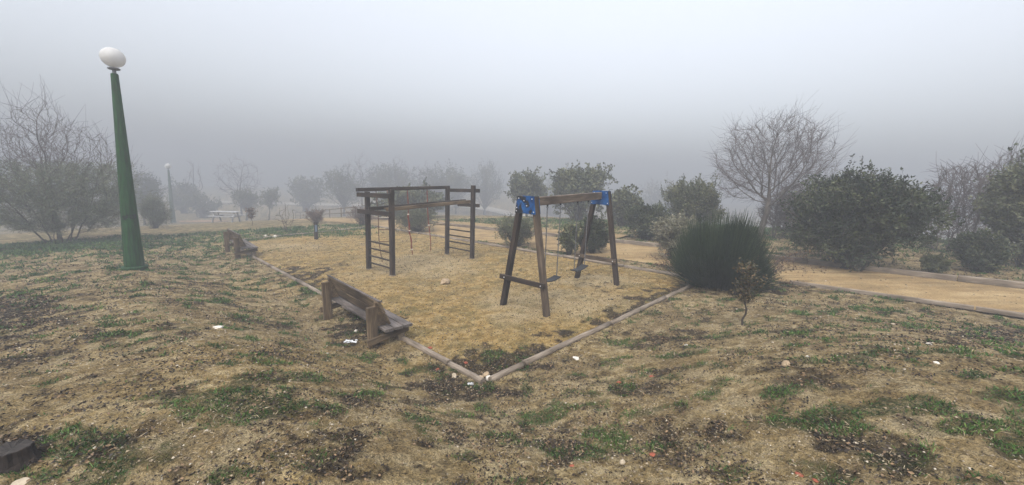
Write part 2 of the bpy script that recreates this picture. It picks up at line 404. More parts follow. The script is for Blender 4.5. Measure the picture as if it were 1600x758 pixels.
# ---------------------------------------------------------------- ground zones (where grass, litter and moss grow), as ellipses on the ground
def ell(px, py, rx, ry):
    c = at(px, py); e1 = at(px+rx, py)-c; e2 = at(px, py+ry)-c
    return (c.x, c.y, np.linalg.inv(np.array([[e1.x, e2.x], [e1.y, e2.y]])))
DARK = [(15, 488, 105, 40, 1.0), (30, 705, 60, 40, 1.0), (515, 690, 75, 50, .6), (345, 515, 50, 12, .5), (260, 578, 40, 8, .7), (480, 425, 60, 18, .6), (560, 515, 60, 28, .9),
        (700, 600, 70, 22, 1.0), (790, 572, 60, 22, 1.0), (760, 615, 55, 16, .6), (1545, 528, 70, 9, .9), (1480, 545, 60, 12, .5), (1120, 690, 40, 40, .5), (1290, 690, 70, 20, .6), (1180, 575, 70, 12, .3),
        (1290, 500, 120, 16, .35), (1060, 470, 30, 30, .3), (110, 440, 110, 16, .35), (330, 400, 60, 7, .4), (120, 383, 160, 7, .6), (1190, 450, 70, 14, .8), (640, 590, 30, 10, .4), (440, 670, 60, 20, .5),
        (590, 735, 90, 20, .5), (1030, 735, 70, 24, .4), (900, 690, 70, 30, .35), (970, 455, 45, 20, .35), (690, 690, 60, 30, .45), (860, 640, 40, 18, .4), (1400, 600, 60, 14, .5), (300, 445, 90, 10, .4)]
GRAS = [(340, 630, 110, 38, .85), (130, 700, 90, 40, .85), (60, 740, 90, 24, .8), (370, 742, 60, 16, .7), (490, 700, 40, 18, .35), (230, 655, 50, 18, .5), (170, 505, 40, 12, .5), (215, 522, 50, 9, .5),
        (85, 385, 150, 9, 1.0), (300, 365, 90, 7, .5), (440, 360, 80, 8, .5), (560, 500, 55, 22, .45), (490, 455, 30, 8, .7), (700, 578, 50, 20, .6), (780, 560, 90, 14, .6), (740, 602, 30, 8, .6),
        (880, 565, 50, 12, .4), (985, 505, 60, 12, .3), (900, 705, 45, 16, .7), (960, 690, 30, 14, .6), (1030, 700, 30, 14, .5), (930, 680, 15, 10, .6), (970, 610, 20, 9, .9), (1110, 660, 26, 16, .5),
        (1170, 655, 60, 10, .5), (1190, 618, 50, 10, .5), (1290, 660, 80, 22, .8), (1380, 715, 60, 20, .9), (1320, 740, 50, 14, .7), (1430, 635, 70, 16, .8), (1560, 620, 70, 14, .7), (1580, 705, 60, 22, .6),
        (1490, 670, 60, 16, .6), (1330, 610, 90, 12, .45), (1590, 560, 50, 12, .6), (1260, 515, 120, 10, .35), (1340, 490, 160, 8, .3), (1080, 570, 50, 12, .3), (1530, 590, 60, 10, .5), (510, 365, 60, 5, .8), (230, 400, 160, 5, .4), (1150, 440, 60, 6, .5),
        (930, 740, 30, 10, .5), (400, 590, 60, 10, .35), (690, 745, 40, 12, .3)]
OCHR = [(480, 560, 140, 22, .5), (620, 575, 60, 14, .6), (470, 450, 120, 14, .4), (1010, 560, 120, 14, .25), (460, 745, 16, 10, .9), (400, 380, 60, 6, .6)]
EM = {k: [(ell(a, b, c, d), e) for a, b, c, d, e in L] for k, L in (('d', DARK), ('g', GRAS), ('o', OCHR))}
def emask(k, x, y):
    r = np.zeros_like(x)
    for (cx, cy, Mi), e in EM[k]:
        u = Mi[0, 0]*(x-cx)+Mi[0, 1]*(y-cy); v = Mi[1, 0]*(x-cx)+Mi[1, 1]*(y-cy)
        r = np.maximum(r, e*np.exp(-.5*(u*u+v*v)*1.3))
    return r
PALE = [(655, 412, 90, 22, 1.), (870, 470, 120, 26, 1.), (930, 440, 70, 12, .9), (450, 385, 70, 8, .7), (820, 492, 60, 16, .8), (560, 430, 40, 12, .6)]
EM['p'] = [(ell(a, b, c, d), e) for a, b, c, d, e in PALE]
def zones(x, y):
    r = np.hypot(x, y)
    pl = in_play(x, y); a, b = ab(x, y)
    n1 = fbm(x, y, 1.1, 4, 50); n2 = fbm(x, y, 3.7, 4, 60); n3 = fbm(x, y, 2.1, 4, 70)
    d = emask('d', x, y); g = emask('g', x, y); o = emask('o', x, y)
    edge = pl*np.maximum(np.exp(-np.maximum(b, 0)/.38)*.95, np.exp(-np.maximum(a, 0)/.25)*.55)
    edge = edge + pl*sstep(1.0, 0, b)*.35*(n2 > .5)
    och = np.clip(pl*(.62+.75*(n1-.35)) + o*(1-pl)*.8, 0, 1)
    nh = fbm(x, y, 5.2, 4, 80); nh2 = fbm(x, y, 4.4, 4, 85)
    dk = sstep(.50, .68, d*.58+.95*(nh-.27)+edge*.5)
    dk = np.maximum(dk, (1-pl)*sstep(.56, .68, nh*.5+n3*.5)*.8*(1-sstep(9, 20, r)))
    gmask = sstep(.46, .66, g*.80+.95*(nh2-.30)+.2*(n3-.5))
    gmask = np.maximum(gmask, (1-pl)*sstep(.535, .66, nh2*.6+n2*.4)*.8)
    far = sstep(16, 26, r)*(1-pl)
    gmask = np.maximum(gmask, far*sstep(.35, .55, n3)*.55)
    gmask = gmask*(1-pl*.55*sstep(.3, 1.2, np.minimum(a, b)))
    gmask = np.maximum(gmask, pl*sstep(LB-1.2, LB, b)*.6)
    return och, gmask, dk

def build_ground():
    th = np.concatenate([np.arange(-62, 62, .22), np.arange(62, 298, 3.)])
    th = np.radians(90-th)
    rr = [.3]
    while rr[-1] < 1.5: rr.append(rr[-1]*1.2)
    while rr[-1] < 15: rr.append(rr[-1]*1.0055)
    while rr[-1] < 60: rr.append(rr[-1]*1.018)
    while rr[-1] < 230: rr.append(rr[-1]*1.10)
    rr = np.array(rr); nR, nT = len(rr), len(th)
    R, T = np.meshgrid(rr, th, indexing='ij')
    x = (R*np.cos(T)).ravel(); y = (R*np.sin(T)).ravel()
    z = H(x, y)
    och, g, dk = zones(x, y)
    i = np.arange(nR-1)[:, None]*nT; j = np.arange(nT)[None, :]; j2 = (j+1) % nT
    Q = np.stack([i+j, i+j2, i+nT+j2, i+nT+j], -1).reshape(-1, 4)
    V = np.stack([x, y, z], 1)
    c0 = len(V); V = np.vstack([V, [[0, 0, float(h0(0, 0))]]])
    # close the centre with a tiny ring of quads (degenerate free: pair of neighbours to the centre)
    jj = np.arange(0, nT-1, 2); Qc = np.stack([np.full_like(jj, c0), (jj+2) % nT, jj+1, jj], 1)
    col = np.stack([och, g, dk, np.ones_like(och)], 1); col = np.vstack([col, [[0, 0, 0, 1]]])
    o = mesh('ground', V, np.vstack([Q, Qc]), GROUND, smooth=True, attrs={'zone': ('FLOAT_COLOR', col), 'pale': ('FLOAT', np.append(sstep(.3, .8, emask('p', x, y)+.5*(fbm(x, y, 2.2, 3, 44)-.5)), 0))})
    tag(o, kind='structure')
build_ground()
def strip(name, cl, half, m, lift=.0, nn=10):
    """sheet following the ground along a centre line"""
    V = []; 
    for k, (c, n) in enumerate(cl):
        for q in range(nn+1):
            w = (q/nn*2-1)*half
            x, y = c[0]+n[0]*w, c[1]+n[1]*w
            V.append((x, y, float(h0(x, y))+lift+.012*(float(fbm(np.array(x), np.array(y), 1.2, 2, 3))-.5)+.018*(1-(w/half)**2)))
    Fc = [(k*(nn+1)+q, k*(nn+1)+q+1, (k+1)*(nn+1)+q+1, (k+1)*(nn+1)+q) for k in range(len(cl)-1) for q in range(nn)]
    o = mesh(name, V, Fc, m, smooth=True); tag(o, kind='structure'); return o
cl = []
for s in np.arange(-16, 60, .4):
    c = PN0+PD*s+PNm*(PW/2+float(path_c(s))); cl.append((c, PNm))
strip('path', cl, PW/2, SAND, -.01)
d2 = (P2B-P2A)/np.linalg.norm(P2B-P2A); n2_ = np.array([d2[1], -d2[0]])
strip('side_path', [(P2A+d2*s, n2_) for s in np.arange(0, 15.5, .4)], .75, SAND, .06)
strip('distant_road', [(np.array([x, 92+.02*x]), np.array([0, 1.])) for x in np.arange(-110, 110, 1.)], 3.5, SANDP, .22)
pc = at(318, 346); strip('sand_area', [(np.array([pc.x+s*.75, pc.y-s*.05]), np.array([0.05*math.sin(s), (1-(s/4.6)**2)**.5+.05])) for s in np.linspace(-4.5, 4.5, 24)], 1.9, SANDO, .03)

# ---------------------------------------------------------------- timber kerbs, one log after another
def log_kerb(p, q, r, label, group, sink=.3, rnd=.003, square=False):
    p, q = np.array(p), np.array(q); d = (q-p)/np.linalg.norm(q-p)
    p = p+d*.012; q = q-d*.012
    mid = (p+q)/2; base = Vector((mid[0], mid[1], float(h0(*mid))))
    m = MB(); n = 9; ja = random.uniform(-.012, .012); jb = random.uniform(-.012, .012); pts = []
    for k in range(n):
        t = k/(n-1); x, y = p*(1-t)+q*t
        z = float(h0(x, y))+r*(1-2*sink)+ja*(1-t)+jb*t
        pts.append(Vector((x+random.gauss(0, rnd), y+random.gauss(0, rnd), z))-base)
    if square:
        for_up = (0, 0, 1); m.beam(pts[0], pts[-1], r*1.5, r*2, for_up, .012)
    else: m.tube(pts, [r*random.uniform(.96, 1.04) for _ in pts], 14)
    o = m.build('timber_kerb', WOOD_KERB, smooth=not square); o.location = base
    for f in o.data.polygons:
        if len(f.vertices) > 6: f.use_smooth = False
    return tag(o, label, 'kerb', group)
ORD = ['first', 'second', 'third', 'fourth', 'fifth', 'sixth', 'seventh', 'eighth', 'ninth', 'tenth', 'eleventh', 'twelfth', 'thirteenth', 'fourteenth', 'fifteenth']
def kerb_run(p, q, n, r, what, group, cuts=None, **k):
    p, q = np.array(p, float), np.array(q, float)
    c = cuts or [i/n for i in range(n+1)]
    for i in range(len(c)-1):
        log_kerb(p+(q-p)*c[i], p+(q-p)*c[i+1], r, f'{ORD[i]} timber pole '+what, group, **k)
KA = K0; KB_ = K0+U2*LA; KC = K0+U2*LA+V2*LB; KD = K0+V2*LB
kerb_run(KA+V2*.02, KD, 8, .046, 'from the near corner along the left edge of the sandy play area', 'round timber poles edging the play area', cuts=[0, .042, .15, .29, .43, .57, .71, .85, 1])
kerb_run(KA+U2*.08, KB_, 4, .046, 'from the near corner along the right edge of the sandy play area', 'round timber poles edging the play area', cuts=[0, .09, .40, .70, 1])
kerb_run(KB_, KC, 8, .055, 'from the right corner along the back edge of the sandy play area', 'round timber poles edging the play area')
kerb_run(KD, KC, 3, .05, 'from the left along the far edge of the sandy play area', 'round timber poles edging the play area')
def pth(s, n): return PN0+PD*s+PNm*(n+float(path_c(s)))
for i in range(14):
    s = -12+i*2.9
    log_kerb(pth(s, PW+.06), pth(s+2.9, PW+.06), .075, f'{ORD[i]} dark timber from the right edging the far side of the sandy path', 'timbers edging the far side of the path', sink=.15, square=True)
for i in range(4):
    s = -12+i*2.9
    log_kerb(pth(s, -.05), pth(s+2.9, -.05), .045, f'{ORD[i]} low timber from the right edging the near side of the sandy path', 'timbers edging the near side of the path', sink=.2, square=True)

# ---------------------------------------------------------------- swing set
def world_beam(m, o, p, q, *a, **k): m.beam(Vector(p)-o, Vector(q)-o, *a, **k)
SWP = np.array([.279, 7.634]); TS_ = .851; us = np.array([math.cos(TS_), math.sin(TS_)]); vs = np.array([math.sin(TS_), -math.cos(TS_)])
def gz(p): return float(h0(p[0], p[1]))
def swing_set():
    base = Vector((*(SWP+us*1.39), gz(SWP+us*1.39)))
    t = thing('swing_set', 'wooden A-frame swing set with blue end plates and two black seats on the sand', 'swing set', base)
    U = Vector((*us, .051*us[0]+.007*us[1])).normalized(); Vv = Vector((*vs, 0))
    Hs, Ws, Ts = 2.217, 1.11, .31
    ends = []
    for e, a in ((0, 0.), (1, 2.782)):
        c = SWP+us*a; feet = []; tops = []
        for w in (-1, 1):
            f2 = c+vs*w*Ws/2; f = Vector((*f2, gz(f2)-.12)); c3 = Vector((*c, gz(c)))
            top = c3+Vv*(w*Ts/2)+Vector((0, 0, Hs)); f = top+(Vector((*f2, gz(f2)))-top)*1.05
            feet.append(f); tops.append(top)
            mm = MB(); world_beam(mm, base, f, top, .10, .115, U, cham=.008)
            mm.build('leg', WOOD_DARK if w == -1 or e == 1 else WOOD_WARM, t)
        ends.append((feet, tops, Vector((*c, gz(c)))))
    # beam
    s0 = ends[0][2]+Vector((0, 0, Hs-.10))-U*.02; s1 = ends[1][2]+Vector((0, 0, Hs-.10))+U*.02
    mm = MB(); world_beam(mm, base, s0, s1, .10, .165, cham=.01); mm.build('top_beam', WOOD_BEAM, t)
    # plates: outer face of the near frame and inner face of the far frame, four bolts each
    for e, off in ((0, -.075), (0, .068), (1, -.075), (1, .068)):
        feet, tops, c = ends[e]
        th = .008; o = c+Vector((0, 0, Hs))+U*(off-(th if off < 0 else 0))-base
        hw = Ts/2+.045; hw2 = hw+.05; y0 = -.31
        mm = MB(); mm.prism([(-hw, .012), (hw, .012), (hw2, y0), (-hw2, y0)], o, Vv, Vector((0, 0, 1)), U, th)
        pl = mm.build('end_plate', BLUE, t)
        for a, b in ((-hw+.04, -.03), (hw-.04, -.03), (-hw2+.04, y0+.04), (hw2-.04, y0+.04), (-hw2+.045, y0+.10), (-.03, -.07), (.04, -.16)):
            sgn = -1 if off < 0 else 1
            p = o+Vv*a+Vector((0, 0, b))+U*(th if off > 0 else 0)
            bb = MB(); bb.tube([p-U*.001*sgn, p+U*.010*sgn, p+U*.013*sgn], [.011, .011, .005], 8); bb.build('bolt', BOLT, pl)
    # cross bars, on the outer side of each frame
    for e, hh, sd_ in ((0, .60, -1), (1, .60, -1)):
        feet, tops, c = ends[e]
        k = hh/Hs; hwid = (Ws/2)*(1-k)+(Ts/2)*k+.10
        o = c+Vector((0, 0, hh))+U*(sd_*.082)
        mm = MB(); world_beam(mm, base, o-Vv*(hwid+.04), o+Vv*(hwid-.01), .045, .095, cham=.006)
        cb = mm.build('cross_bar', WOOD_DARK if e == 0 else WOOD_WARM, t)
        for w in (-1, 1):
            p = o+Vv*(w*(hwid-.09))-base+U*(sd_*.022); bb = MB(); bb.tube([p, p+U*(sd_*.012)], .012, 8); bb.build('bolt', BOLT, cb)
    # two swings
    def chain(p, q, name='chain'):
        p, q = Vector(p), Vector(q); L = (q-p).length; n = int(L/.034); m = MB(); d = (q-p)/L
        s1 = d.orthogonal().normalized(); s2 = d.cross(s1)
        for i in range(n):
            c = p+d*((i+.5)*L/n); side = s1 if i % 2 else s2
            # oval link
            pts = []
            for j in range(8):
                a = 2*math.pi*j/8; pts.append(c+side*(.0085*math.cos(a))+d*(.021*math.sin(a)))
            m.tube(pts+[pts[0]], .0055, 4, cap=False)
        return m.build(name, STEEL, t, True)
    for (x0, x1, seath, tilt) in ((.62, 1.08, .47, .0), (1.73, 2.19, .50, .02)):
        for k, a in enumerate((x0, x1)):
            pt = s0+U*(a+.02)+Vector((0, 0, -.082))-base
            hm = MB(); hm.tube([pt+Vector((0, 0, .0)), pt-Vector((0, 0, .035))], [.022, .018], 10); hm.torus(pt-Vector((0, 0, .055)), U, .018, .006); hm.build('hanger', BLACK, t, True)
            bot = pt*1; bot.z = 0
            cc = (x0+x1)/2; sx = cc+(a-cc)*.93
            bot = s0+U*(sx+.02)-base; g = gz((s0+U*a).xy); bot.z = g+seath-base.z+.02+(tilt*(1 if k else -1))
            if x0 < 1 and k == 1:
                chain(pt-Vector((0, 0, .075)), bot)
                # slack end of chain
            else: chain(pt-Vector((0, 0, .075)), bot)
        g = gz((s0+U*(x0+x1)/2).xy)
        sc0 = s0+U*((x0+x1)/2+.02)-base; sc0.z = g+seath-base.z
        mm = MB(); n = 9; Vq = []
        for i in range(n):
            a = (i/(n-1)-.5)*(x1-x0+.03); dz = tilt*(i/(n-1)-.5)*2 - .03*(1-(2*i/(n-1)-1)**2)
            for b, zz in ((-.085, .008), (-.10, -.004), (-.085, -.016), (.085, -.016), (.10, -.004), (.085, .008)):
                Vq.append(sc0+U*a+Vv*b+Vector((0, 0, dz+zz)))
        Fq = [(i*6+j, i*6+(j+1) % 6, i*6+6+(j+1) % 6, i*6+6+j) for i in range(n-1) for j in range(6)]+[tuple(range(5, -1, -1)), tuple(range((n-1)*6, n*6))]
        mm.add(Vq, Fq); mm.build('swing_seat', BLACK, t)
swing_set()

# ---------------------------------------------------------------- climbing frame
def climbing_frame():
    A0 = np.array([-4.178, 11.562]); th = .836; L, Wd, Hh = 2.90, 1.281, 2.316
    u = np.array([math.cos(th), math.sin(th)]); v = np.array([math.sin(th), -math.cos(th)])
    cc = A0+u*L/2+v*Wd/2; base = Vector((*cc, gz(cc)))
    t = thing('climbing_frame', 'dark wooden climbing frame with monkey bars, ladder ends and hanging red ropes', 'climbing frame', base)
    def P(a, b, z):                                     # a along, b across (towards camera), z over the ground
        q = A0+u*a+v*b; return Vector((q[0], q[1], gz(A0+u*np.clip(a, 0, L)+v*np.clip(b, 0, Wd))+z))-base
    def bm(name, p, q, w, h, mt=WOOD_DARK, par=t, **k):
        m = MB(); m.beam(p, q, w, h, **k); return m.build(name, mt, par)
    U = Vector((*u, 0)); Vv = Vector((*v, 0))
    for a, b, hh in ((0, 0, 2.26), (0, Wd, 2.33), (L, 0, 2.26), (L, Wd, 2.36)):
        p = bm('post', P(a, b, -.08), P(a, b, hh), .12, .12, upv=U, cham=.010)
        f = P(a, b, -.08); MBm = MB(); MBm.beam(P(a, b, -.06), P(a, b, .025), .16, .15, upv=U, cham=.02); MBm.build('footing', CONC, p)
    bm('top_beam', P(-.17, -.30, 2.30), P(L+.08, -.02, 2.30), .10, .105, cham=.01)
    # cross beams: upper and lower at both ends
    bm('cross_beam', P(-.085, -.42, 2.16), P(-.085, Wd+.06, 2.16), .05, .125)
    bm('cross_beam', P(L+.085, -.06, 2.20), P(L+.085, Wd+.20, 2.20), .05, .115)
    bm('cross_beam', P(-.085, -.40, 1.68), P(-.085, Wd+.07, 1.68), .05, .125)
    bm('cross_beam', P(L+.085, .45, 1.73), P(L+.085, Wd+.20, 1.73), .05, .11)
    # monkey bar ladder
    bm('ladder_rail', P(-.10, Wd-.09, 1.80), P(L+.02, Wd-.09, 1.85), .05, .10, WOOD_BENCH)
    bm('ladder_rail', P(-.32, Wd*.52, 1.80), P(L+.22, Wd*.52, 1.86), .05, .10)
    for k in range(9):
        a = .12+k*(L-.2)/8
        m = MB(); m.tube([P(a, Wd*.52+.02, 1.80+.05*a/L), P(a, Wd-.11, 1.80+.05*a/L)], .019, 8); m.build('ladder_rung', WOOD_BENCH, t, True)
    # wall-bar rungs at the ends
    for a, hs_ in ((0, (.20, .41, .63, .83)), (L, (.25, .46, .68, .88))):
        for z in hs_:
            m = MB(); m.tube([P(a, .05, z+.01), P(a, Wd-.05, z-.01)], .024, 10); m.build('rung', WOOD_DARK, t, True)
    def rope(a0, b0, z0, a1, b1, z1, r, mt, name='rope', amp=.035, ph=0):
        m = MB(); pts = []
        for k in range(25):
            q = k/24
            pts.append(P(a0+(a1-a0)*q+amp*math.sin(q*7+ph)*q, b0+(b1-b0)*q+amp*.7*math.cos(q*5+ph)*q, z0+(z1-z0)*q))
        m.tube(pts, r, 6); o = m.build(name, mt, t, True); return o, pts
    bz = lambda a: -.30+.28*((a+.42)/(L+.52))
    # rope ladder, two strands and three rungs
    r1, p1 = rope(.40, bz(.40), 2.27, .52, bz(.4)+.05, .10, .013, ROPEG, 'rope_ladder', .03)
    m = MB(); pts = [P(.72+.16*(k/24)+.03*math.sin(k*.4), bz(.7)+.05, 2.27-2.22*k/24) for k in range(25)]; m.tube(pts, .013, 6); m.build('strand', ROPEG, r1, True)
    for z in (1.36, 1.02, .68, .36):
        k = int((2.27-z)/2.22*24); kk = min(24, k)
        m = MB(); m.tube([p1[kk], pts[kk]], .014, 6); m.build('rope_rung', KNOB if z > 1.2 else ROPEG, r1, True)
    for a, e, mt in ((1.42, .08, ROPE), (2.12, .12, ROPE)):
        r_, pp = rope(a, bz(a), 2.27, a+.10, bz(a)+.05, .10+e, .016, mt, 'climbing_rope', .03, a)
        if a < 2:
            m = MB(); q2 = [p+Vector((.028*math.sin(i*1.1), .02*math.cos(i*1.1), 0)) for i, p in enumerate(pp)]; m.tube(q2[9:23], .013, 6); m.build('strand', ROPE, r_, True)
        for k in ((9, 15, 22) if a < 2 else (14,)):
            m = MB(); c = pp[k]; m.lathe([(.001, -.022), (.034, -.016), (.036, 0), (.034, .016), (.001, .022)], 10, c, cap=False); m.build('knot', KNOB, r_, True)
climbing_frame()

# ---------------------------------------------------------------- benches
def bench_mesh(t, L):
    """x along, y forwards, z up, origin on the ground under the middle of the back posts"""
    def bm(name, p, q, w, h, mt, par=t, **k):
        m = MB(); m.beam(p, q, w, h, **k); return m.build(name, mt, par)
    for s in (-1, 1):
        x = s*L/2
        bm('back_post', (x, 0, -.15), (x, .0, .69), .085, .17, WOOD_BENCH, upv=(1, 0, 0)) if False else None
        m = MB(); m.beam((x, .0, -.2), (x, -.025, .675), .07, .155, upv=(0, 1, 0), cham=.007); m.build('back_post', WOOD_BENCH, t)
        # inclined cleat that carries the back boards
        m = MB(); m.prism([(.02, .74), (.045, .745), (.205, .36), (.03, .36)], (x+s*.0-.03, 0, 0), (0, 1, 0), (0, 0, 1), (1, 0, 0), .06); m.build('back_cleat', WOOD_BENCH, t)
        bm('side_rail', (x+s*.062, -.12, .13), (x+s*.062, .57, .225), .04, .10, WOOD_BENCH)
        m = MB(); m.beam((x, .45, -.2), (x, .45, .25), .16, .11, upv=(0, 1, 0), cham=.02); m.build('front_leg', CONC, t)
    for k, (z0, z1) in enumerate(((.375, .555), (.565, .765))):
        za, zb = z0, z1
        ya, yb = .215-(za-.36)*.435, .215-(zb-.36)*.435
        m = MB(); d = Vector((0, yb-ya, zb-za)).normalized(); c = Vector((0, (ya+yb)/2+.018, (za+zb)/2))
        m.beam(c-Vector((L/2+.11, 0, 0)), c+Vector((L/2+.11, 0, 0)), .034, (zb-za)*1.06, upv=d, cham=.006); m.build('back_board', WOOD_BENCH, t)
    m = MB(); m.beam((-L/2-.115, .068, .772), (L/2+.115, .068, .772), .075, .016, cham=.004, upv=(0, .35, 1)); m.build('top_cap', WOOD_SEAT, t)
    for y in (.17, .335, .50):
        m = MB(); m.beam((-L/2-.20, y+random.uniform(-.003, .003), .315), (L/2+.20, y, .315), .145, .045, cham=.007); m.build('seat_slat', WOOD_SEAT, t)
def bench(ca, cb, L, label, da=0):
    p = K0+U2*ca+V2*cb; dz = .07 if cb > 10 else 0
    t = thing('bench', label, 'bench', (p[0], p[1], gz(p)+dz), TK-math.pi/2+da, 'weathered wooden benches on the play area kerb')
    bench_mesh(t, L); return t
bench(-.47, 3.10, 1.92, 'nearest weathered wooden bench, standing on the kerb near the swings')
bench(-.42, 13.5, 1.85, 'smaller-looking far wooden bench at the left end of the kerb, in light fog')

# ---------------------------------------------------------------- lamp posts
def scribble(par, hgt, rad):
    """black marker letters on the shaft, facing the camera"""
    glyph = {'S': [[(1, 1), (.3, 1.05), (0, .75), (.9, .4), (.7, 0), (0, .05)]], 'F': [[(0, 0), (.15, 1.1)], [(0, 1.1), (1, 1.2)], [(0, .55), (.8, .6)]],
             'C': [[(.9, .9), (.3, .95), (0, .5), (.3, 0), (.9, .1)]], 'B': [[(.1, 0), (.15, 1.1)], [(.15, 1.1), (.8, .95), (.3, .55), (.95, .35), (.1, 0)]]}
    m = MB(); x = -.15
    for ch in 'SFCB':
        for st in glyph[ch]:
            pts = []
            for a, b in st:
                ang = -math.pi/2+(x+a*.062)/rad; rr_ = rad+.004
                pts.append((rr_*math.cos(ang), rr_*math.sin(ang), hgt+b*.085+x*.15))
            m.tube(pts, .011, 5)
        x += .078
    return m.build('graffiti', SCRIBBLE, par)
def lamp(px, py, pyg, label, lean=(0, 0), graf=False, cat='street lamp'):
    b = at(px, py); k = depth(b)/F
    Ht = vheight(b, pyg)                               # height to the middle of the globe
    t = thing('street_lamp', label, cat, b, math.atan2(b.y, b.x)-math.pi/2, 'green park lamps with white globes')
    t.location.z += .05; rx, ry = lean; t.rotation_euler = (rx, ry, t.rotation_euler.z)
    s = Ht/4.5
    m = MB(); prof = []; sh = Ht-.34*s
    for i in range(15):
        q = i/14; prof.append(((.182-.118*q**.92)*s, q*sh))
    m.lathe(prof, 12, rot=.13); m.lathe([(.060*s, 0), (.060*s, .02)], 12, (0, 0, sh)); sft = m.build('shaft', GREEN, t)
    m = MB(); m.lathe([(.245*s, -.06), (.25*s, .028), (.24*s, .045), (.18*s, .05)], 8, rot=.39); m.build('base_plate', GREEN, t)
    m = MB(); m.tube([(0, 0, sh), (0, 0, sh+.12*s)], .035*s, 10); m.lathe([(.045*s, .085*s), (.10*s, .10*s), (.105*s, .125*s), (.07*s, .14*s)], 20, (0, 0, sh)); m.build('collar', STEEL, t, False)
    m = MB(); R = .205*s; pr = [(max(.001, R*math.sin(math.pi*i/24)), -R*.96*math.cos(math.pi*i/24)) for i in range(25)]
    m.lathe([(r, z) for r, z in pr if z > -R*.93], 40, (0, 0, Ht+.0)); m.build('globe', GLOBE, t, True)
    if graf: scribble(sft, 1.12*s, (.182-.118*(1.16*s/sh)**.92)*s+.002)
    return t
lamp(211, 421, 93, 'near green tapered lamp post with white globe and black scribble, standing left of the benches', (0, math.radians(.3)), True)
lamp(271, 348, 260, 'distant green lamp post with white globe, faded by fog, by the dark tree')

# ---------------------------------------------------------------- vegetation
def segs_mesh(name, SG, m, parent, n=4):
    """SG: array (k, 8) p0 p1 r0 r1 -> thin tapered prisms"""
    A = np.asarray(SG, float); p0, p1, r0, r1 = A[:, :3], A[:, 3:6], A[:, 6], A[:, 7]
    d = p1-p0; L = np.linalg.norm(d, axis=1, keepdims=True)+1e-9; d = d/L
    ref = np.where(np.abs(d[:, 2:3]) > .9, [[1., 0, 0]], [[0, 0, 1.]])
    a = np.cross(d, ref); a /= np.linalg.norm(a, axis=1, keepdims=True); b = np.cross(d, a)
    V = np.zeros((len(A), 2, n, 3)); G = np.zeros_like(V)
    for i in range(n):
        t = 2*math.pi*i/n; o = a*math.cos(t)+b*math.sin(t)
        V[:, 0, i] = p0-d*r0[:, None]*.3+o*r0[:, None]; V[:, 1, i] = p1+o*r1[:, None]
        G[:, 0, i, 0] = p0[:, 2]; G[:, 1, i, 0] = p1[:, 2]; G[:, :, i, 1] = math.cos(t)*.05; G[:, :, i, 2] = math.sin(t)*.05
    base = (np.arange(len(A))*2*n)[:, None]
    Q = np.concatenate([np.stack([base[:, 0]+i, base[:, 0]+(i+1) % n, base[:, 0]+n+(i+1) % n, base[:, 0]+n+i], 1) for i in range(n)])
    return mesh(name, V.reshape(-1, 3), Q, m, parent, n > 4, {'grain': ('FLOAT_VECTOR', G.reshape(-1, 3))})
def leaves_mesh(name, P, D, ln, wd, m, parent, g, tint=None, kind=None, loc=None):
    """P positions, D directions, ln/wd sizes -> one folded leaf (quad) each"""
    n = len(P); ln = np.broadcast_to(ln, n)[:, None]*g.uniform(.65, 1.25, (n, 1)); wd = np.broadcast_to(wd, n)[:, None]*g.uniform(.7, 1.2, (n, 1))
    D = D/(np.linalg.norm(D, axis=1, keepdims=True)+1e-9)
    r = g.normal(size=(n, 3)); sd_ = np.cross(D, r); sd_ /= (np.linalg.norm(sd_, axis=1, keepdims=True)+1e-9); nn = np.cross(D, sd_)
    V = np.stack([P, P+D*ln*.5+sd_*wd*.5+nn*wd*.15, P+D*ln+nn*ln*-.12, P+D*ln*.45-sd_*wd*.5+nn*wd*.15], 1).reshape(-1, 3)
    Q = np.arange(n*4).reshape(-1, 4)
    t = np.repeat(g.random(n) if tint is None else tint, 4)
    o = mesh(name, V, Q, m, parent, False, {'tint': ('FLOAT', t)}, loc)
    if kind: o['kind'] = kind
    return o
def rot_about(d, ang, az):
    d = d/np.linalg.norm(d); a = np.cross(d, [0, 0, 1.]) if abs(d[2]) < .95 else np.cross(d, [1., 0, 0]); a /= np.linalg.norm(a); b = np.cross(d, a)
    return d*math.cos(ang)+(a*math.cos(az)+b*math.sin(az))*math.sin(ang)
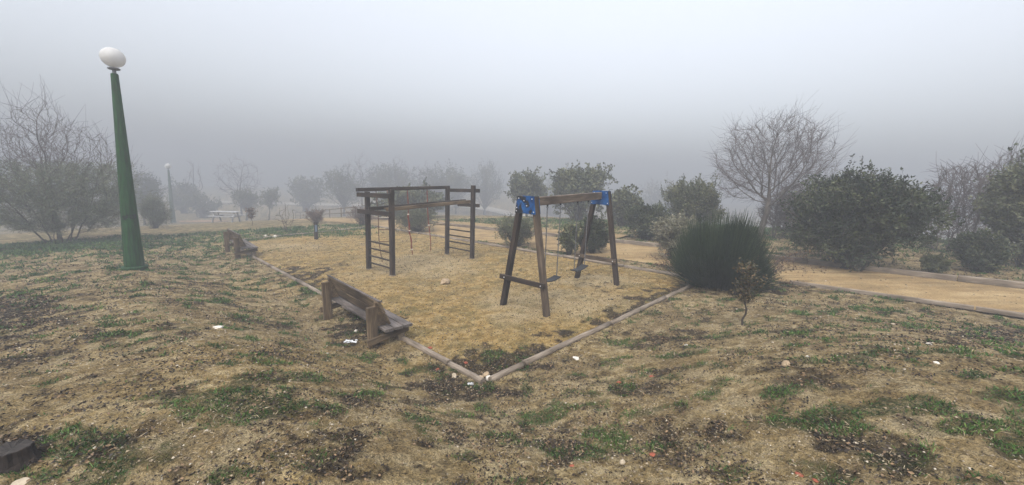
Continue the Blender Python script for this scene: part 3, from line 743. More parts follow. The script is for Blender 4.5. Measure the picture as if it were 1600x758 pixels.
def grow(g, p, d, L, r, lvl, par, out, tips):
    """recursive branching; par: per level (children, angle, length ratio, tropism, wobble)"""
    nseg = par['nseg'][min(lvl, len(par['nseg'])-1)]; p = np.array(p, float); d = np.array(d, float)/np.linalg.norm(d)
    nc, ang, lr, trop, wob = par['lv'][min(lvl, len(par['lv'])-1)]
    last = lvl >= par['depth']; r_end = r*(.45 if not last else .35); pts = [p]
    for k in range(nseg):
        d = d+g.normal(size=3)*wob+np.array([0, 0, trop]); d /= np.linalg.norm(d)
        q = p+d*L/nseg; ra = r+(r_end-r)*k/nseg; rb = r+(r_end-r)*(k+1)/nseg
        out.append((*p, *q, max(ra, par['rmin']), max(rb, par['rmin']))); p = q; pts.append(p)
    if last: tips.append((*pts[0], *p)); return
    az = g.uniform(0, 6.28); cnt = int(round(nc*g.uniform(.8, 1.2)))
    for c in range(cnt):
        f = g.uniform(par['f0'][min(lvl, len(par['f0'])-1)], 1.) if c else 1.
        k = min(nseg-1, int(f*nseg)); q = pts[k]+(pts[k+1]-pts[k])*(f*nseg-k) if f < 1 else pts[-1]
        az += 2.4+g.normal()*.4
        a = ang*g.uniform(.6, 1.25) if c else ang*g.uniform(.1, .6)
        rr_ = (r+(r_end-r)*f)*(.62 if c else .95)
        grow(g, q, rot_about(d, a, az), L*lr*g.uniform(.75, 1.2)*(1.1-.35*(1-f)), rr_, lvl+1, par, out, tips)
def bare_tree(name, label, px, py, hpx, par, lean=(0, 0), seed=1, cat='tree', group=None, m=BARK, stems=1, spread=0., L0=.28, r0=.02, twmat=None, wpx=None):
    g = np.random.default_rng(seed); b = at(px, py); k = depth(b)/F; Ht = hpx*k
    t = thing(name, label, cat, b, 0, group); out = []; tips = []; nm = []
    for s in range(stems):
        az = g.uniform(0, 6.28) if stems > 1 else 0; sp = spread*g.uniform(.3, 1)
        d = np.array([lean[0]+math.cos(az)*sp, lean[1]+math.sin(az)*sp, 1.])
        grow(g, (math.cos(az)*.06*stems**.5, math.sin(az)*.06*stems**.5, -.1), d, L0, r0, 0, par, out, tips)
    A = np.array(out); top = A[:, 5].max(); s = Ht/top; A[:, :6] *= s; A[:, 6:] *= max(.6, min(s, 1.6))
    A[:, 6:] = np.maximum(A[:, 6:], par['rmin'])
    if wpx:
        wx = (np.percentile(A[:, 3], 99)-np.percentile(A[:, 3], 1)); f = wpx*k/wx; A[:, [0, 1, 3, 4]] *= f
    thick = A[:, 6] > par['rmin']*3.2
    segs_mesh('trunk', A[thick], m, t, 6); segs_mesh('crown', A[~thick], twmat or TWIG, t, 3)
    return t, A, np.array(tips)*s, g
def lobes(g, w, h, n, lift=.0, flat=1.):
    """ellipsoids of an uneven crown standing on z=0"""
    L = [((0, 0, h*(.5+lift*.5)), (w*.40, w*.38*flat, h*(.46-lift*.3)))]
    for i in range(n):
        a = i*2.4+g.uniform(-.5, .5); rr_ = w*g.uniform(.16, .30); zz = h*(lift+(1-lift)*g.uniform(.28, .80))
        s = g.uniform(.16, .27); f = math.sqrt(max(.2, 1-((zz/h-.45)/.62)**2))
        L.append(((math.cos(a)*rr_*f, math.sin(a)*rr_*f*flat, zz), (w*s, w*s, h*s*.75)))
    return L
def shrub(name, label, px, py, wpx, hpx, lf, leafm, ntw=500, nl=16, seed=1, cat='shrub', group=None, lift=.0, twl=.22, upb=.5, nlobe=9, trunk=None, barkm=BARK, spike=.1, wd=.45, flat=1., stuffing=.45, bare=0, leanx=0):
    g = np.random.default_rng(seed); b = at(px, py); k = depth(b)/F; h = vheight(b, py-hpx); w = wpx*k*math.cos(math.atan((px-800)/F))
    t = thing(name, label, cat, b, 0, group)
    L = lobes(g, w, h, nlobe, lift, flat)
    vol = np.array([a[1][0]*a[1][1]*a[1][2] for a in L])**.66; vol /= vol.sum()
    idx = g.choice(len(L), ntw, p=vol); C = np.array([L[i][0] for i in idx]); R = np.array([L[i][1] for i in idx])
    dv = g.normal(size=(ntw, 3)); dv /= np.linalg.norm(dv, axis=1, keepdims=True)
    rad = g.random((ntw, 1))**stuffing
    ph = g.uniform(0, 6.28, 6)
    nz = np.sin(dv[:, :1]*4.1+ph[0]+C[:, :1]*3)*np.sin(dv[:, 1:2]*3.7+ph[1])+.7*np.sin(dv[:, 2:]*6.3+ph[2]+dv[:, :1]*5)*np.sin(dv[:, 1:2]*7.1+ph[3])
    E = C+dv*R*rad*(1+.34*nz)
    E[:, 0] += leanx*E[:, 2]
    out = dv*R/np.linalg.norm(R, axis=1, keepdims=True)*.9+np.array([0, 0, upb])+g.normal(size=(ntw, 3))*.35; out /= np.linalg.norm(out, axis=1, keepdims=True)
    tl = twl*h*g.uniform(.5, 1.2, (ntw, 1))*(1+(g.random((ntw, 1)) < spike)*.9)
    keep = (E[:, 2] > h*.04+lift*h*.35); E, out, tl = E[keep], out[keep], tl[keep]; ntw = len(E)
    S0 = E-out*tl*.55; S1 = E+out*tl*.45
    S0[:, 2] = np.maximum(S0[:, 2], .01)
    # branches: from the base towards twig starts
    sg = []
    nb = 70; pick = g.choice(ntw, min(nb, ntw), replace=False)
    root = np.array([0, 0, -.08]); stemtop = np.array([leanx*lift*h, 0, lift*h*.9])
    big = []
    if lift > .08: 
        nn_ = 5; pr = root
        for q in range(nn_):
            c = root*(1-(q+1)/nn_)+stemtop*((q+1)/nn_)+g.normal(size=3)*[.02, .02, 0]; rr_ = (trunk or w*.03)
            big.append((*pr, *c, rr_*(1.15-.1*q), rr_*(1.05-.1*q))); pr = c
        root2 = pr
    else: root2 = root
    for i in pick:
        q0 = root2+(g.normal(size=3)*[.04, .04, 0]*w if lift <= .08 else 0); mid = (q0+S0[i])/2+np.array([0, 0, .06*h])+g.normal(size=3)*.03*w
        rb = (trunk or w*.022)*g.uniform(.25, .5)
        big.append((*q0, *mid, rb, rb*.65)); big.append((*mid, *S0[i], rb*.65, rb*.3))
    segs_mesh('trunk', big, barkm, t, 5)
    tw = np.concatenate([S0, S1, np.full((ntw, 1), .005), np.full((ntw, 1), .002)], 1)
    # leaves along twigs
    tt = g.random((ntw, nl)); base_ = S0[:, None]+(S1-S0)[:, None]*tt[..., None]
    hb = g.random(ntw) < bare
    base_ = base_[~hb]; o2 = np.repeat(out[~hb][:, None], nl, 1)
    P = base_.reshape(-1, 3)+g.normal(size=(base_.shape[0]*nl, 3))*lf*.25
    D = o2.reshape(-1, 3)*.6+g.normal(size=P.shape)*.6
    cl_ = np.repeat(np.clip(g.random(base_.shape[0])*.35+.22+.28*np.sin(E[~hb][:, 0]*5/max(w, .5)*3+ph[4])*np.sin(E[~hb][:, 2]*9/max(h, .5)+ph[5]), 0, 1), nl)+g.random(len(P))*.4
    cr_o = leaves_mesh('crown', P, D, lf, lf*wd, leafm, t, g, cl_)
    segs_mesh('twigs', tw, TWIG, t, 3)
    return t
def colony(name, label, px, py, hpx, wpx, seed, cat='tree', group=None, m=BARK, roots=((0, 0),), trunk_h=.22, lean=0., n_at=1500, step=.12, rmin=.006, rbase=.11, low=.18, shape=1., twigs=2, jit=.25, twl=.16, offx=0.):
    """branches that grow towards points spread through a dome-shaped crown"""
    g = np.random.default_rng(seed); b = at(px, py); k = depth(b)/F; h = vheight(b, py-hpx); w = wpx*k*math.cos(math.atan((px-800)/F)); step = step*h/5
    th_ = trunk_h*h; cz = th_+(h-th_)*.46
    P = g.normal(size=(n_at*3, 3)); P /= np.linalg.norm(P, axis=1, keepdims=True); P *= g.random((len(P), 1))**.42
    bump_ = 1+.13*np.sin(P[:, 0]*5+seed)*np.cos(P[:, 1]*4)+.08*np.sin(P[:, 2]*9+P[:, 0]*7)
    P *= bump_[:, None]*np.array([w/2, w/2*.92, (h-cz)])
    P[:, 2] = np.where(P[:, 2] < 0, P[:, 2]*(cz-low*h)/(h-cz), P[:, 2])+cz; P[:, 0] += offx*w
    P = P[P[:, 2] > low*h][:n_at]
    nodes = [np.array([0, 0, -.1])]; par = [-1]
    for (rx, ry) in roots:
        q = np.array([rx, ry, -.04]); nodes.append(q); par.append(0)
        nn = max(1, int(th_/step)); 
        for i in range(nn):
            q = q+np.array([lean*step*(.4+1.2*i/nn)+g.normal()*.01+rx*.18, g.normal()*.01+ry*.18, step]); nodes.append(q); par.append(len(nodes)-2)
    nodes = [np.array(q) for q in nodes]; A = P.copy(); alive = np.ones(len(A), bool)
    nd = np.full(len(A), 1e9); ni = np.zeros(len(A), int)
    def upd(lo):
        for i in range(lo, len(nodes)):
            d = np.linalg.norm(A-nodes[i], axis=1); c = d < nd; nd[c] = d[c]; ni[c] = i
    upd(0); kill = step*1.7; sp_ = {}
    for it in range(160):
        alive &= nd > kill
        if alive.sum() < 4: break
        idx = np.where(alive)[0]; lo = len(nodes)
        for u_ in np.unique(ni[idx]):
            q = idx[ni[idx] == u_]
            sp_[u_] = sp_.get(u_, 0)+1
            if sp_[u_] > 3: nd[q] = 0; continue
            v_ = A[q]-nodes[u_]; v_ /= np.linalg.norm(v_, axis=1, keepdims=True); d = v_.sum(0)
            if par[u_] >= 0: pd = nodes[u_]-nodes[par[u_]]; d = d/np.linalg.norm(d)+pd/np.linalg.norm(pd)*.55
            d = d/np.linalg.norm(d)+g.normal(size=3)*jit*.5; d /= np.linalg.norm(d)
            nodes.append(nodes[u_]+d*step); par.append(int(u_))
        upd(lo)
        if len(nodes) > 9000: break
    Nn = np.array(nodes); par = np.array(par); wt = np.zeros(len(Nn)); kids = np.zeros(len(Nn), int)
    for i in range(len(Nn)-1, 0, -1):
        if wt[i] == 0: wt[i] = 1
        if par[i] >= 0: wt[par[i]] += wt[i]; kids[par[i]] += 1
    rad = np.maximum(rmin, rbase*(wt/wt.max())**.50)
    sel = np.where(par >= 0)[0]
    S_ = np.concatenate([Nn[par[sel]], Nn[sel], np.minimum(rad[par[sel]], rad[sel]*1.35)[:, None], rad[sel][:, None]], 1)
    ex = []
    thin = sel[(rad[sel] < rmin*3)]
    for i in thin:
        d = Nn[i]-Nn[par[i]]; d /= np.linalg.norm(d)
        for q in range(twigs):
            e = d+g.normal(size=3)*.55; e[2] += .25; e /= np.linalg.norm(e); L = twl*h/5*g.uniform(.5, 1.5)*(2 if kids[i] == 0 else 1)
            mid_ = Nn[i]+e*L*.5; e2 = e+g.normal(size=3)*.2+[0, 0, .12]; ex.append((*Nn[i], *mid_, rmin*.8, rmin*.6)); ex.append((*mid_, *(mid_+e2*L*.5), rmin*.6, rmin*.4))
    t = thing(name, label, cat, b, 0, group); thick = S_[:, 7] > rmin*2.6
    segs_mesh('trunk' if len(roots) == 1 else 'stems', S_[thick], m, t, 6); fine = S_[~thick]; fine = np.vstack([fine, np.array(ex)]) if ex else fine
    segs_mesh('crown', fine, TWIG, t, 3)
    return t, np.vstack([S_, np.array(ex)]) if ex else S_, g
# bare tree parameters
TREE_P = dict(nseg=[4, 5, 5, 4, 3, 3], lv=[(5, .62, 1.25, .02, .05), (6, .58, .60, .05, .09), (6, .62, .62, .05, .11), (5, .62, .62, .04, .12), (3, .6, .62, .03, .13)], depth=4, rmin=.0060, f0=[.7, .25, .2, .15])
colony('plane_tree', 'leafless tree with wide rounded crown of fine branches, behind the far side of the path', 1187, 374, 198, 196, 12, m=BARKP, trunk_h=.22, lean=.16, n_at=2100, step=.125, rbase=.10, low=.27, twigs=3, twl=.34, offx=.045, rmin=.0052, jit=.16)
# large wispy shrub at the left
TAM = dict(nseg=[5, 5, 4, 4], lv=[(6, .50, .60, .03, .10), (6, .60, .55, .03, .12), (4, .6, .55, .02, .13)], depth=3, rmin=.0065, f0=[.25, .2, .1])
t_, A_, g_ = colony('wispy_shrub', 'large wispy grey-green shrub with bare upper branches at the left edge', 95, 379, 196, 310, 5, 'shrub', None, roots=[(.28*math.cos(i*2.4)*i**.5*.5, .28*math.sin(i*2.4)*i**.5*.5) for i in range(9)], trunk_h=.05, n_at=1500, step=.15, rbase=.07, low=.05, twigs=2, twl=.35, rmin=.0062, jit=.25)
U_, B_, h_ = colony('bare_sapling', 'tall bare branches rising out of the top of the wispy shrub', 92, 377, 228, 120, 6, 'tree', None, trunk_h=.35, n_at=420, step=.15, rbase=.05, low=.4, twigs=2, twl=.4, rmin=.006, jit=.3)
def feather(t, A, g, n, zmax, lf, m, wd=.12, leafname='foliage'):
    z = (A[:, 2]+A[:, 5])/2; rt_ = A[:, 6] < .02; pr = np.where(rt_ & (z < zmax) & (z > .5), np.clip(1.25-z/zmax, .05, 1), 0); pr /= pr.sum()
    i = g.choice(len(A), n, p=pr); u = g.random((n, 1)); P = A[i, :3]*(1-u)+A[i, 3:6]*u+g.normal(size=(n, 3))*.07
    D = (A[i, 3:6]-A[i, :3]); D /= np.linalg.norm(D, axis=1, keepdims=True)+1e-9; D = D+g.normal(size=(n, 3))*.55
    return leaves_mesh(leafname, P, D, lf, lf*wd, m, t, g)
feather(t_, A_, g_, 46000, A_[:, 5].max()*.56, .17, LEAF_GREY, .10)
SHR = 'shrubs along the sandy path'
TRB = 'trees beyond the path'
# dark tree and shrub behind the left lamps
shrub('evergreen_tree', 'dark rounded evergreen tree behind the distant lamp post', 226, 352, 92, 88, .14, LEAF_DARK, 900, 14, 21, 'tree', TRB, .12, .14, .4, 9)
shrub('low_shrub', 'grey-green feathery shrub to the right of the near lamp post', 243, 357, 62, 56, .10, LEAF_GREY, 800, 16, 22, 'shrub', None, 0, .25, .5, 7, wd=.2)
# broom bush
def broom():
    b = at(1120, 446); k = depth(b)/F; w, h = 150*k, 112*k; g = np.random.default_rng(9)
    t = thing('broom_bush', 'dense dark green broom bush with upright rods beside the play area corner', 'bush', b)
    nt_ = 95; n = 9500; ta = g.uniform(0, 6.28, nt_); tq = g.random(nt_)**.5; tl_ = g.uniform(.58, 1.12, nt_)
    k_ = g.integers(0, nt_, n); az = ta[k_]+g.normal(size=n)*.16; q = np.clip(tq[k_]+g.normal(size=n)*.09, 0, 1.15)
    base = np.stack([np.cos(az)*q*w*.22, np.sin(az)*q*w*.22, np.full(n, 0.)], 1)
    tip = np.stack([np.cos(az)*q*w*.50, np.sin(az)*q*w*.48, h*np.sqrt(np.clip(1-.72*q**2.4, .05, 1))*tl_[k_]*g.uniform(.62, 1.02, n)], 1)+g.normal(size=(n, 3))*[.07, .07, .05]
    f = g.uniform(.0, .75, (n, 1)); s = base*(1-f)+tip*f; s[:, :2] += (tip-base)[:, :2]*f*(1-f)*.25
    mid = (s+tip)/2+np.concatenate([(tip-s)[:, :2]*.10, np.zeros((n, 1))], 1)
    A = np.concatenate([np.concatenate([s, mid, np.full((n, 1), .0055), np.full((n, 1), .0045)], 1), np.concatenate([mid, tip, np.full((n, 1), .0045), np.full((n, 1), .0022)], 1)])
    o = segs_mesh('stems', A, LEAF_BROOM, t, 3)
    tv = g.random(nt_)[k_]*.5; tn = np.repeat(np.concatenate([tv*.8, tv+g.random(n)*.5]), 6); at_ = o.data.attributes.new('tint', 'FLOAT', 'POINT'); at_.data.foreach_set('value', tn.astype(np.float32))
broom()
def rose(px, py, wpx, hpx, label, seed, nst=26):
    g = np.random.default_rng(seed); b = at(px, py); k = depth(b)/F; w, h = wpx*k, hpx*k
    t = thing('dry_briar', label, 'shrub', b); out = []; P = []; D = []
    for i in range(nst):
        az = g.uniform(0, 6.28); d = np.array([math.cos(az)*.5, math.sin(az)*.5, 1.]); p = np.array([g.normal()*.05, g.normal()*.05, -.03]); L = h*g.uniform(.6, 1.05)
        for s in range(9):
            d = d+g.normal(size=3)*.12+np.array([math.cos(az)*.12, math.sin(az)*.12, -.06]); d /= np.linalg.norm(d); q = p+d*L/9
            out.append((*p, *q, .005, .004)); 
            if s > 1:
                for _ in range(5):
                    e = q+g.normal(size=3)*.05; out.append((*q, *e, .0025, .0015)); P.append(e); D.append(g.normal(size=3))
            p = q
    segs_mesh('stems', out, TWIG, t, 3); leaves_mesh('leaves', np.array(P), np.array(D), .05, .035, LEAF_BROWN, t, g)
rose(1183, 441, 70, 92, 'thorny briar with brown shrivelled leaves against the right side of the broom bush', 4)
rose(1053, 424, 40, 45, 'small briar with brown shrivelled leaves against the left side of the broom bush', 14, 14)
# sapling
def sapling(px, py, wpx, hpx, label, seed, lm=LEAF_SAP, group=None, lf=.05, n=900):
    g = np.random.default_rng(seed); b = at(px, py); k = depth(b)/F; w, h = wpx*k, hpx*k
    t = thing('sapling', label, 'tree', b, 0, group); pts = []; x = 0
    out = []; p = np.array([0, 0, -.05])
    for i in range(10):
        q = np.array([.035*math.sin(i*1.3)+.02*i/10, .02*math.cos(i*1.1), h*.92*(i+1)/10]); out.append((*p, *q, .016*(1-.07*i), .016*(1-.07*(i+1)))); p = q
    segs_mesh('trunk', out, BARK, t, 6); tw = []; P = []; D = []
    for i in range(70):
        z = h*g.uniform(.36, .93); c = np.array([.03*math.sin(z/h*13), 0, z]); az = g.uniform(0, 6.28)
        rr_ = w*.5*math.sin(min(1, max(.05, (z/h-.28)/.72))*math.pi)**.6*g.uniform(.5, 1.1)
        e = c+np.array([math.cos(az)*rr_, math.sin(az)*rr_, rr_*.9]); tw.append((*c, *e, .004, .002))
        m_ = n//70; u = g.random((m_, 1))**.6; pp = c*(1-u)+e*u+g.normal(size=(m_, 3))*.02; P.append(pp); D.append((e-c)/np.linalg.norm(e-c)*.5+g.normal(size=(m_, 3))*.5+np.array([0, 0, -.2]))
    segs_mesh('twigs', tw, TWIG, t, 3); leaves_mesh('crown', np.vstack(P), np.vstack(D), lf, lf*.45, lm, t, g)
sapling(1160, 508, 46, 98, 'small sapling with a thin crooked trunk and brownish leaves, in front of the broom bush', 3)
# big dark bush right of the bare tree
shrub('dark_bush', 'big dark bushy evergreen shrub beyond the path, right of the leafless tree', 1330, 418, 262, 152, .085, LEAF_DARK, 5200, 18, 31, 'bush', None, .02, .15, .55, 14, spike=.16, stuffing=.5)
shrub('pale_bush', 'pale-leaved bush behind the left side of the broom bush', 1052, 405, 84, 72, .07, LEAF_PALE, 900, 14, 33, 'bush', SHR, 0, .16, .5, 8)
shrub('conical_bush', 'tall pointed grey-green bush left of the leafless tree, softened by fog', 1078, 370, 100, 92, .09, LEAF_OLIVE, 1500, 16, 34, 'bush', SHR, 0, .15, .8, 8)
shrub('leafy_shrub', 'loose leafy shrub behind the near swing leg, at the back kerb', 806, 385, 84, 46, .085, LEAF_OLIVE, 480, 13, 35, 'shrub', SHR, 0, .28, .6, 8, spike=.3, wd=.35)
shrub('leafy_shrub', 'small round-leaved shrub seen between the two swing seats, at the back kerb', 889, 398, 36, 52, .075, LEAF_OLIVE, 230, 12, 36, 'shrub', SHR, 0, .22, .5, 6, wd=.7)
shrub('leafy_shrub', 'dark dense shrub behind the far swing seat', 925, 395, 54, 60, .07, LEAF_DARK, 1000, 16, 37, 'shrub', SHR, 0, .16, .5, 7)
shrub('leafy_shrub', 'rounded olive shrub seen through the climbing frame ropes', 650, 362, 74, 40, .085, LEAF_OLIVE, 650, 14, 38, 'shrub', SHR, 0, .24, .5, 8, spike=.25, wd=.35)
shrub('dry_shrub', 'low brownish twiggy shrub just left of the climbing frame', 566, 352, 48, 34, .06, LEAF_BROWN, 500, 10, 39, 'shrub', SHR, 0, .28, .7, 6, bare=.4)
shrub('dry_shrub', 'low reddish-brown dry shrub behind the short wooden post', 494, 349, 40, 24, .07, LEAF_BROWN, 420, 10, 40, 'shrub', SHR, 0, .3, .7, 6, bare=.3)
SH2 = dict(nseg=[4, 4, 3], lv=[(4, .5, .55, .04, .10), (3, .6, .6, .02, .12)], depth=2, rmin=.010, f0=[.4, .2])
colony('twiggy_shrub', 'small leafless shrub of upright twigs beyond the far bench', 448, 362, 43, 42, 61, 'shrub', roots=((0,0),(.1,.1),(-.15,.1),(.1,-.1)), trunk_h=.08, n_at=90, step=.5, rbase=.03, low=.1, rmin=.010, twl=.5, twigs=1)
sapling(394, 352, 14, 26, 'tiny sapling with orange-brown leaves beside the picnic table, blurred by fog', 13, LEAF_BROWN, None, .12, 350)
# hazy trees
FT = dict(wd=.7, spike=.2)
shrub('young_tree', 'hazy low tree with twin bushy crowns behind the twiggy shrub', 386, 344.5, 62, 50, .16, LEAF_OLIVE, 420, 12, 41, 'tree', TRB, .3, .16, .4, 8, **FT)
shrub('young_tree', 'hazy slanting small tree right beside the twin-crowned one', 420, 344, 40, 48, .16, LEAF_OLIVE, 220, 12, 42, 'tree', TRB, .42, .16, .4, 6, leanx=.12, **FT)
shrub('broadleaf_tree', 'hazy rounded tree just left of the climbing frame', 538, 338, 76, 76, .17, LEAF_OLIVE, 800, 13, 43, 'tree', TRB, .18, .15, .5, 9, **FT)
shrub('broadleaf_tree', 'hazy tall tree behind the right posts of the climbing frame', 757, 336, 74, 84, .17, LEAF_OLIVE, 900, 13, 44, 'tree', TRB, .12, .15, .5, 9, **FT)
shrub('broadleaf_tree', 'faint tree left of the tall one behind the climbing frame', 712, 334, 50, 66, .22, LEAF_OLIVE, 500, 12, 45, 'tree', TRB, .12, .15, .5, 8, **FT)
shrub('broadleaf_tree', 'hazy tree with a ragged top left of the near swing plate', 823, 339, 68, 74, .17, LEAF_OLIVE, 700, 13, 46, 'tree', TRB, .12, .17, .6, 9, **FT)
shrub('broadleaf_tree', 'hazy broad tree seen through the swing frame under its beam', 903, 345, 98, 86, .16, LEAF_OLIVE, 1200, 13, 47, 'tree', TRB, .08, .15, .5, 10, **FT)
shrub('broadleaf_tree', 'hazy tree just right of the far swing plate', 972, 354, 62, 60, .14, LEAF_OLIVE, 700, 13, 48, 'tree', TRB, .06, .15, .5, 8, **FT)
shrub('low_bush', 'hazy spreading bush between the swing frame and the broom bush', 1010, 374, 90, 54, .10, LEAF_DARK, 1000, 13, 49, 'bush', SHR, 0, .16, .5, 8)
shrub('low_bush', 'faint low bush behind the climbing frame ladder end', 640, 341, 130, 52, .22, LEAF_OLIVE, 700, 12, 50, 'bush', TRB, 0, .16, .5, 10, **FT)
shrub('low_bush', 'faint low bush row left of the picnic table', 318, 340, 70, 40, .2, LEAF_OLIVE, 380, 12, 51, 'bush', TRB, 0, .18, .5, 8, **FT)
FAR_P = dict(nseg=[4, 4, 4, 3], lv=[(6, .5, .75, .05, .06), (6, .5, .55, .08, .09), (5, .5, .55, .06, .1)], depth=3, rmin=.014, f0=[.45, .2, .15])
FB = 'faint leafless trees in the fog'
colony('leafless_tree', 'faint leafless tree above the picnic table, nearly lost in fog', 378, 338, 92, 84, 62, 'tree', trunk_h=.25, n_at=500, step=.2, rbase=.14, low=.25, rmin=.013, twl=.3, group=FB)
colony('leafless_tree', 'very faint leafless tree behind the tree left of the climbing frame', 566, 333, 90, 64, 63, 'tree', trunk_h=.25, n_at=500, step=.2, rbase=.14, low=.25, rmin=.013, twl=.3, group=FB)
colony('leafless_tree', 'very faint leafless tree above the left end of the climbing frame', 622, 332, 86, 60, 64, 'tree', trunk_h=.25, n_at=500, step=.2, rbase=.14, low=.25, rmin=.013, twl=.3, group=FB)
colony('leafless_tree', 'very faint leafless tree above the middle of the climbing frame', 668, 332, 80, 56, 65, 'tree', trunk_h=.25, n_at=500, step=.2, rbase=.14, low=.25, rmin=.013, twl=.3, group=FB)
colony('leafless_tree', 'thin faint leafless tree between the swing frame and the broom bush', 1012, 340, 66, 30, 66, 'tree', trunk_h=.25, n_at=500, step=.2, rbase=.14, low=.25, rmin=.013, twl=.3, group=FB)
colony('poplar_tree', 'narrow faint poplar to the right of the distant lamp post', 308, 338, 92, 34, 67, 'tree', trunk_h=.15, n_at=300, step=.2, rbase=.10, low=.12, rmin=.013, twl=.3, group=FB)
BUSHB = dict(nseg=[4, 4, 4], lv=[(7, .42, .62, .05, .08), (7, .5, .5, .06, .1), (4, .5, .5, .04, .1)], depth=3, rmin=.008, f0=[.3, .2, .1])
colony('bare_shrub', 'tall purplish leafless shrub right of the big dark bush', 1480, 392, 140, 110, 68, 'shrub', roots=((0,0),(.3,.1),(-.3,.1),(.15,-.3),(-.15,.3),(.1,.1),(-.1,-.1),(.4,-.1),(-.4,-.1)), trunk_h=.05, n_at=1500, step=.14, rbase=.035, low=.08, rmin=.0075, twl=.4, twigs=3, group='tall leafless shrubs at the right')
colony('bare_shrub', 'tall purplish leafless shrub next to the evergreen at the right edge', 1545, 388, 150, 90, 69, 'shrub', roots=((0,0),(.3,.1),(-.3,.1),(.15,-.3),(-.15,.3),(.1,.1),(-.1,-.1),(.4,-.1),(-.4,-.1)), trunk_h=.05, n_at=1500, step=.14, rbase=.035, low=.08, rmin=.0075, twl=.4, twigs=3, group='tall leafless shrubs at the right')
colony('bare_shrub', 'low leafless bush behind the trunk of the wide leafless tree', 1225, 372, 78, 90, 70, 'shrub', roots=((0,0),(.3,.1),(-.3,.1),(.15,-.3),(-.15,.3),(.1,.1),(-.1,-.1),(.4,-.1),(-.4,-.1)), trunk_h=.05, n_at=1500, step=.14, rbase=.035, low=.08, rmin=.0075, twl=.4, twigs=3)
shrub('evergreen_tree', 'big grey-green evergreen tree cut by the right edge of the photo', 1606, 418, 250, 182, .10, LEAF_OLIVE, 3200, 15, 52, 'tree', TRB, .05, .14, .5, 12)
shrub('low_bush', 'low dark bush at the foot of the evergreen on the right edge', 1528, 424, 90, 66, .075, LEAF_DARK, 1100, 14, 53, 'bush', SHR, 0, .16, .5, 8)
shrub('low_bush', 'small green clump at the right foot of the big dark bush', 1455, 428, 52, 32, .05, LEAF_OLIVE, 500, 14, 54, 'bush', SHR, 0, .2, .6, 6)

FM = 'trees nearly dissolved in the fog'
for a, b_, c, d, sd_, lb in ((688, 331, 100, 78, 71, 'pale dissolved tree mass between the climbing frame posts, deepest in the fog'), (862, 337, 96, 70, 72, 'pale dissolved tree just right of the near swing plate, deep in the fog'),
        (478, 330, 70, 58, 73, 'pale dissolved tree above the brown dry shrub and short post'), (1035, 346, 90, 74, 74, 'pale dissolved tree between the far swing plate and the pointed bush'),
        (610, 330, 100, 72, 75, 'pale dissolved tree behind the left end of the climbing frame'), (288, 333, 60, 48, 76, 'pale dissolved low tree just right of the distant lamp'), (1290, 352, 120, 78, 77, 'pale dissolved tree showing over the top left of the big dark bush')):
    shrub('misty_tree', lb, a, b_, c, d, .3, LEAF_OLIVE, 520, 12, sd_, 'tree', FM, .08, .16, .5, 10, **FT)

# ---------------------------------------------------------------- post, picnic table, fence
b = at(494, 374); k = depth(b)/F
t = thing('wooden_post', 'short dark wooden post at the far edge of the play area', 'post', b, .6)
m = MB(); m.beam((0, 0, -.1), (.01, 0, 27*k), .15, .15, upv=(1, 0, 0), cham=.02); m.build('post_body', WOOD_DARK, t)
m = MB(); m.beam((.0, -.078, 27*k*.45), (.0, -.078, 27*k*.85), .09, .008, upv=(0, 1, 0)); m.build('marker_plate', plain('faded_blue', (.10, .14, .19), .5), t)
b = at(354, 348); k = depth(b)/F
t = thing('picnic_table', 'pale picnic table with bench seats on the sandy patch, blurred by fog', 'picnic table', b+Vector((0, 0, .1)), .1)
PT = plain('pale_boards', (.27, .27, .27), .7)
for y in (-.3, -.1, .1, .3):
    m = MB(); m.beam((-.95, y, .74), (.95, y, .74), .17, .05); m.build('table_board', PT, t)
for y in (-.72, .72):
    m = MB(); m.beam((-.95, y, .44), (.95, y, .44), .26, .05); m.build('seat', PT, t)
for x in (-.7, .7):
    for s in (-1, 1):
        m = MB(); m.beam((x, s*.55, -.05), (x, s*.2, .72), .08, .08); m.build('leg', PT, t)
    m = MB(); m.beam((x+.05, -.78, .40), (x+.05, .78, .40), .04, .09); m.build('seat_bearer', PT, t)
def fence(p0, p1, n, hgt, label):
    p0, p1 = at(*p0), at(*p1); t = thing('rail_fence', label, 'fence', p0, 0)
    for i in range(n+1):
        q = p0.lerp(p1, i/n)-p0; q.z = gz((q+p0).xy)-p0.z
        m = MB(); m.tube([q-Vector((0, 0, .1)), q+Vector((0, 0, hgt))], .05, 8); m.build('fence_post', WOOD_BENCH, t, True)
    for z in (.45, .92):
        a = Vector((0, 0, hgt*z)); c = p1-p0; c.z = gz(p1.xy)-p0.z+hgt*z
        m = MB(); m.tube([a, c], .04, 8); m.build('fence_rail', WOOD_BENCH, t, True)
fence((462, 341), (556, 340), 7, .9, 'low pale rail fence beyond the path, left of the climbing frame')

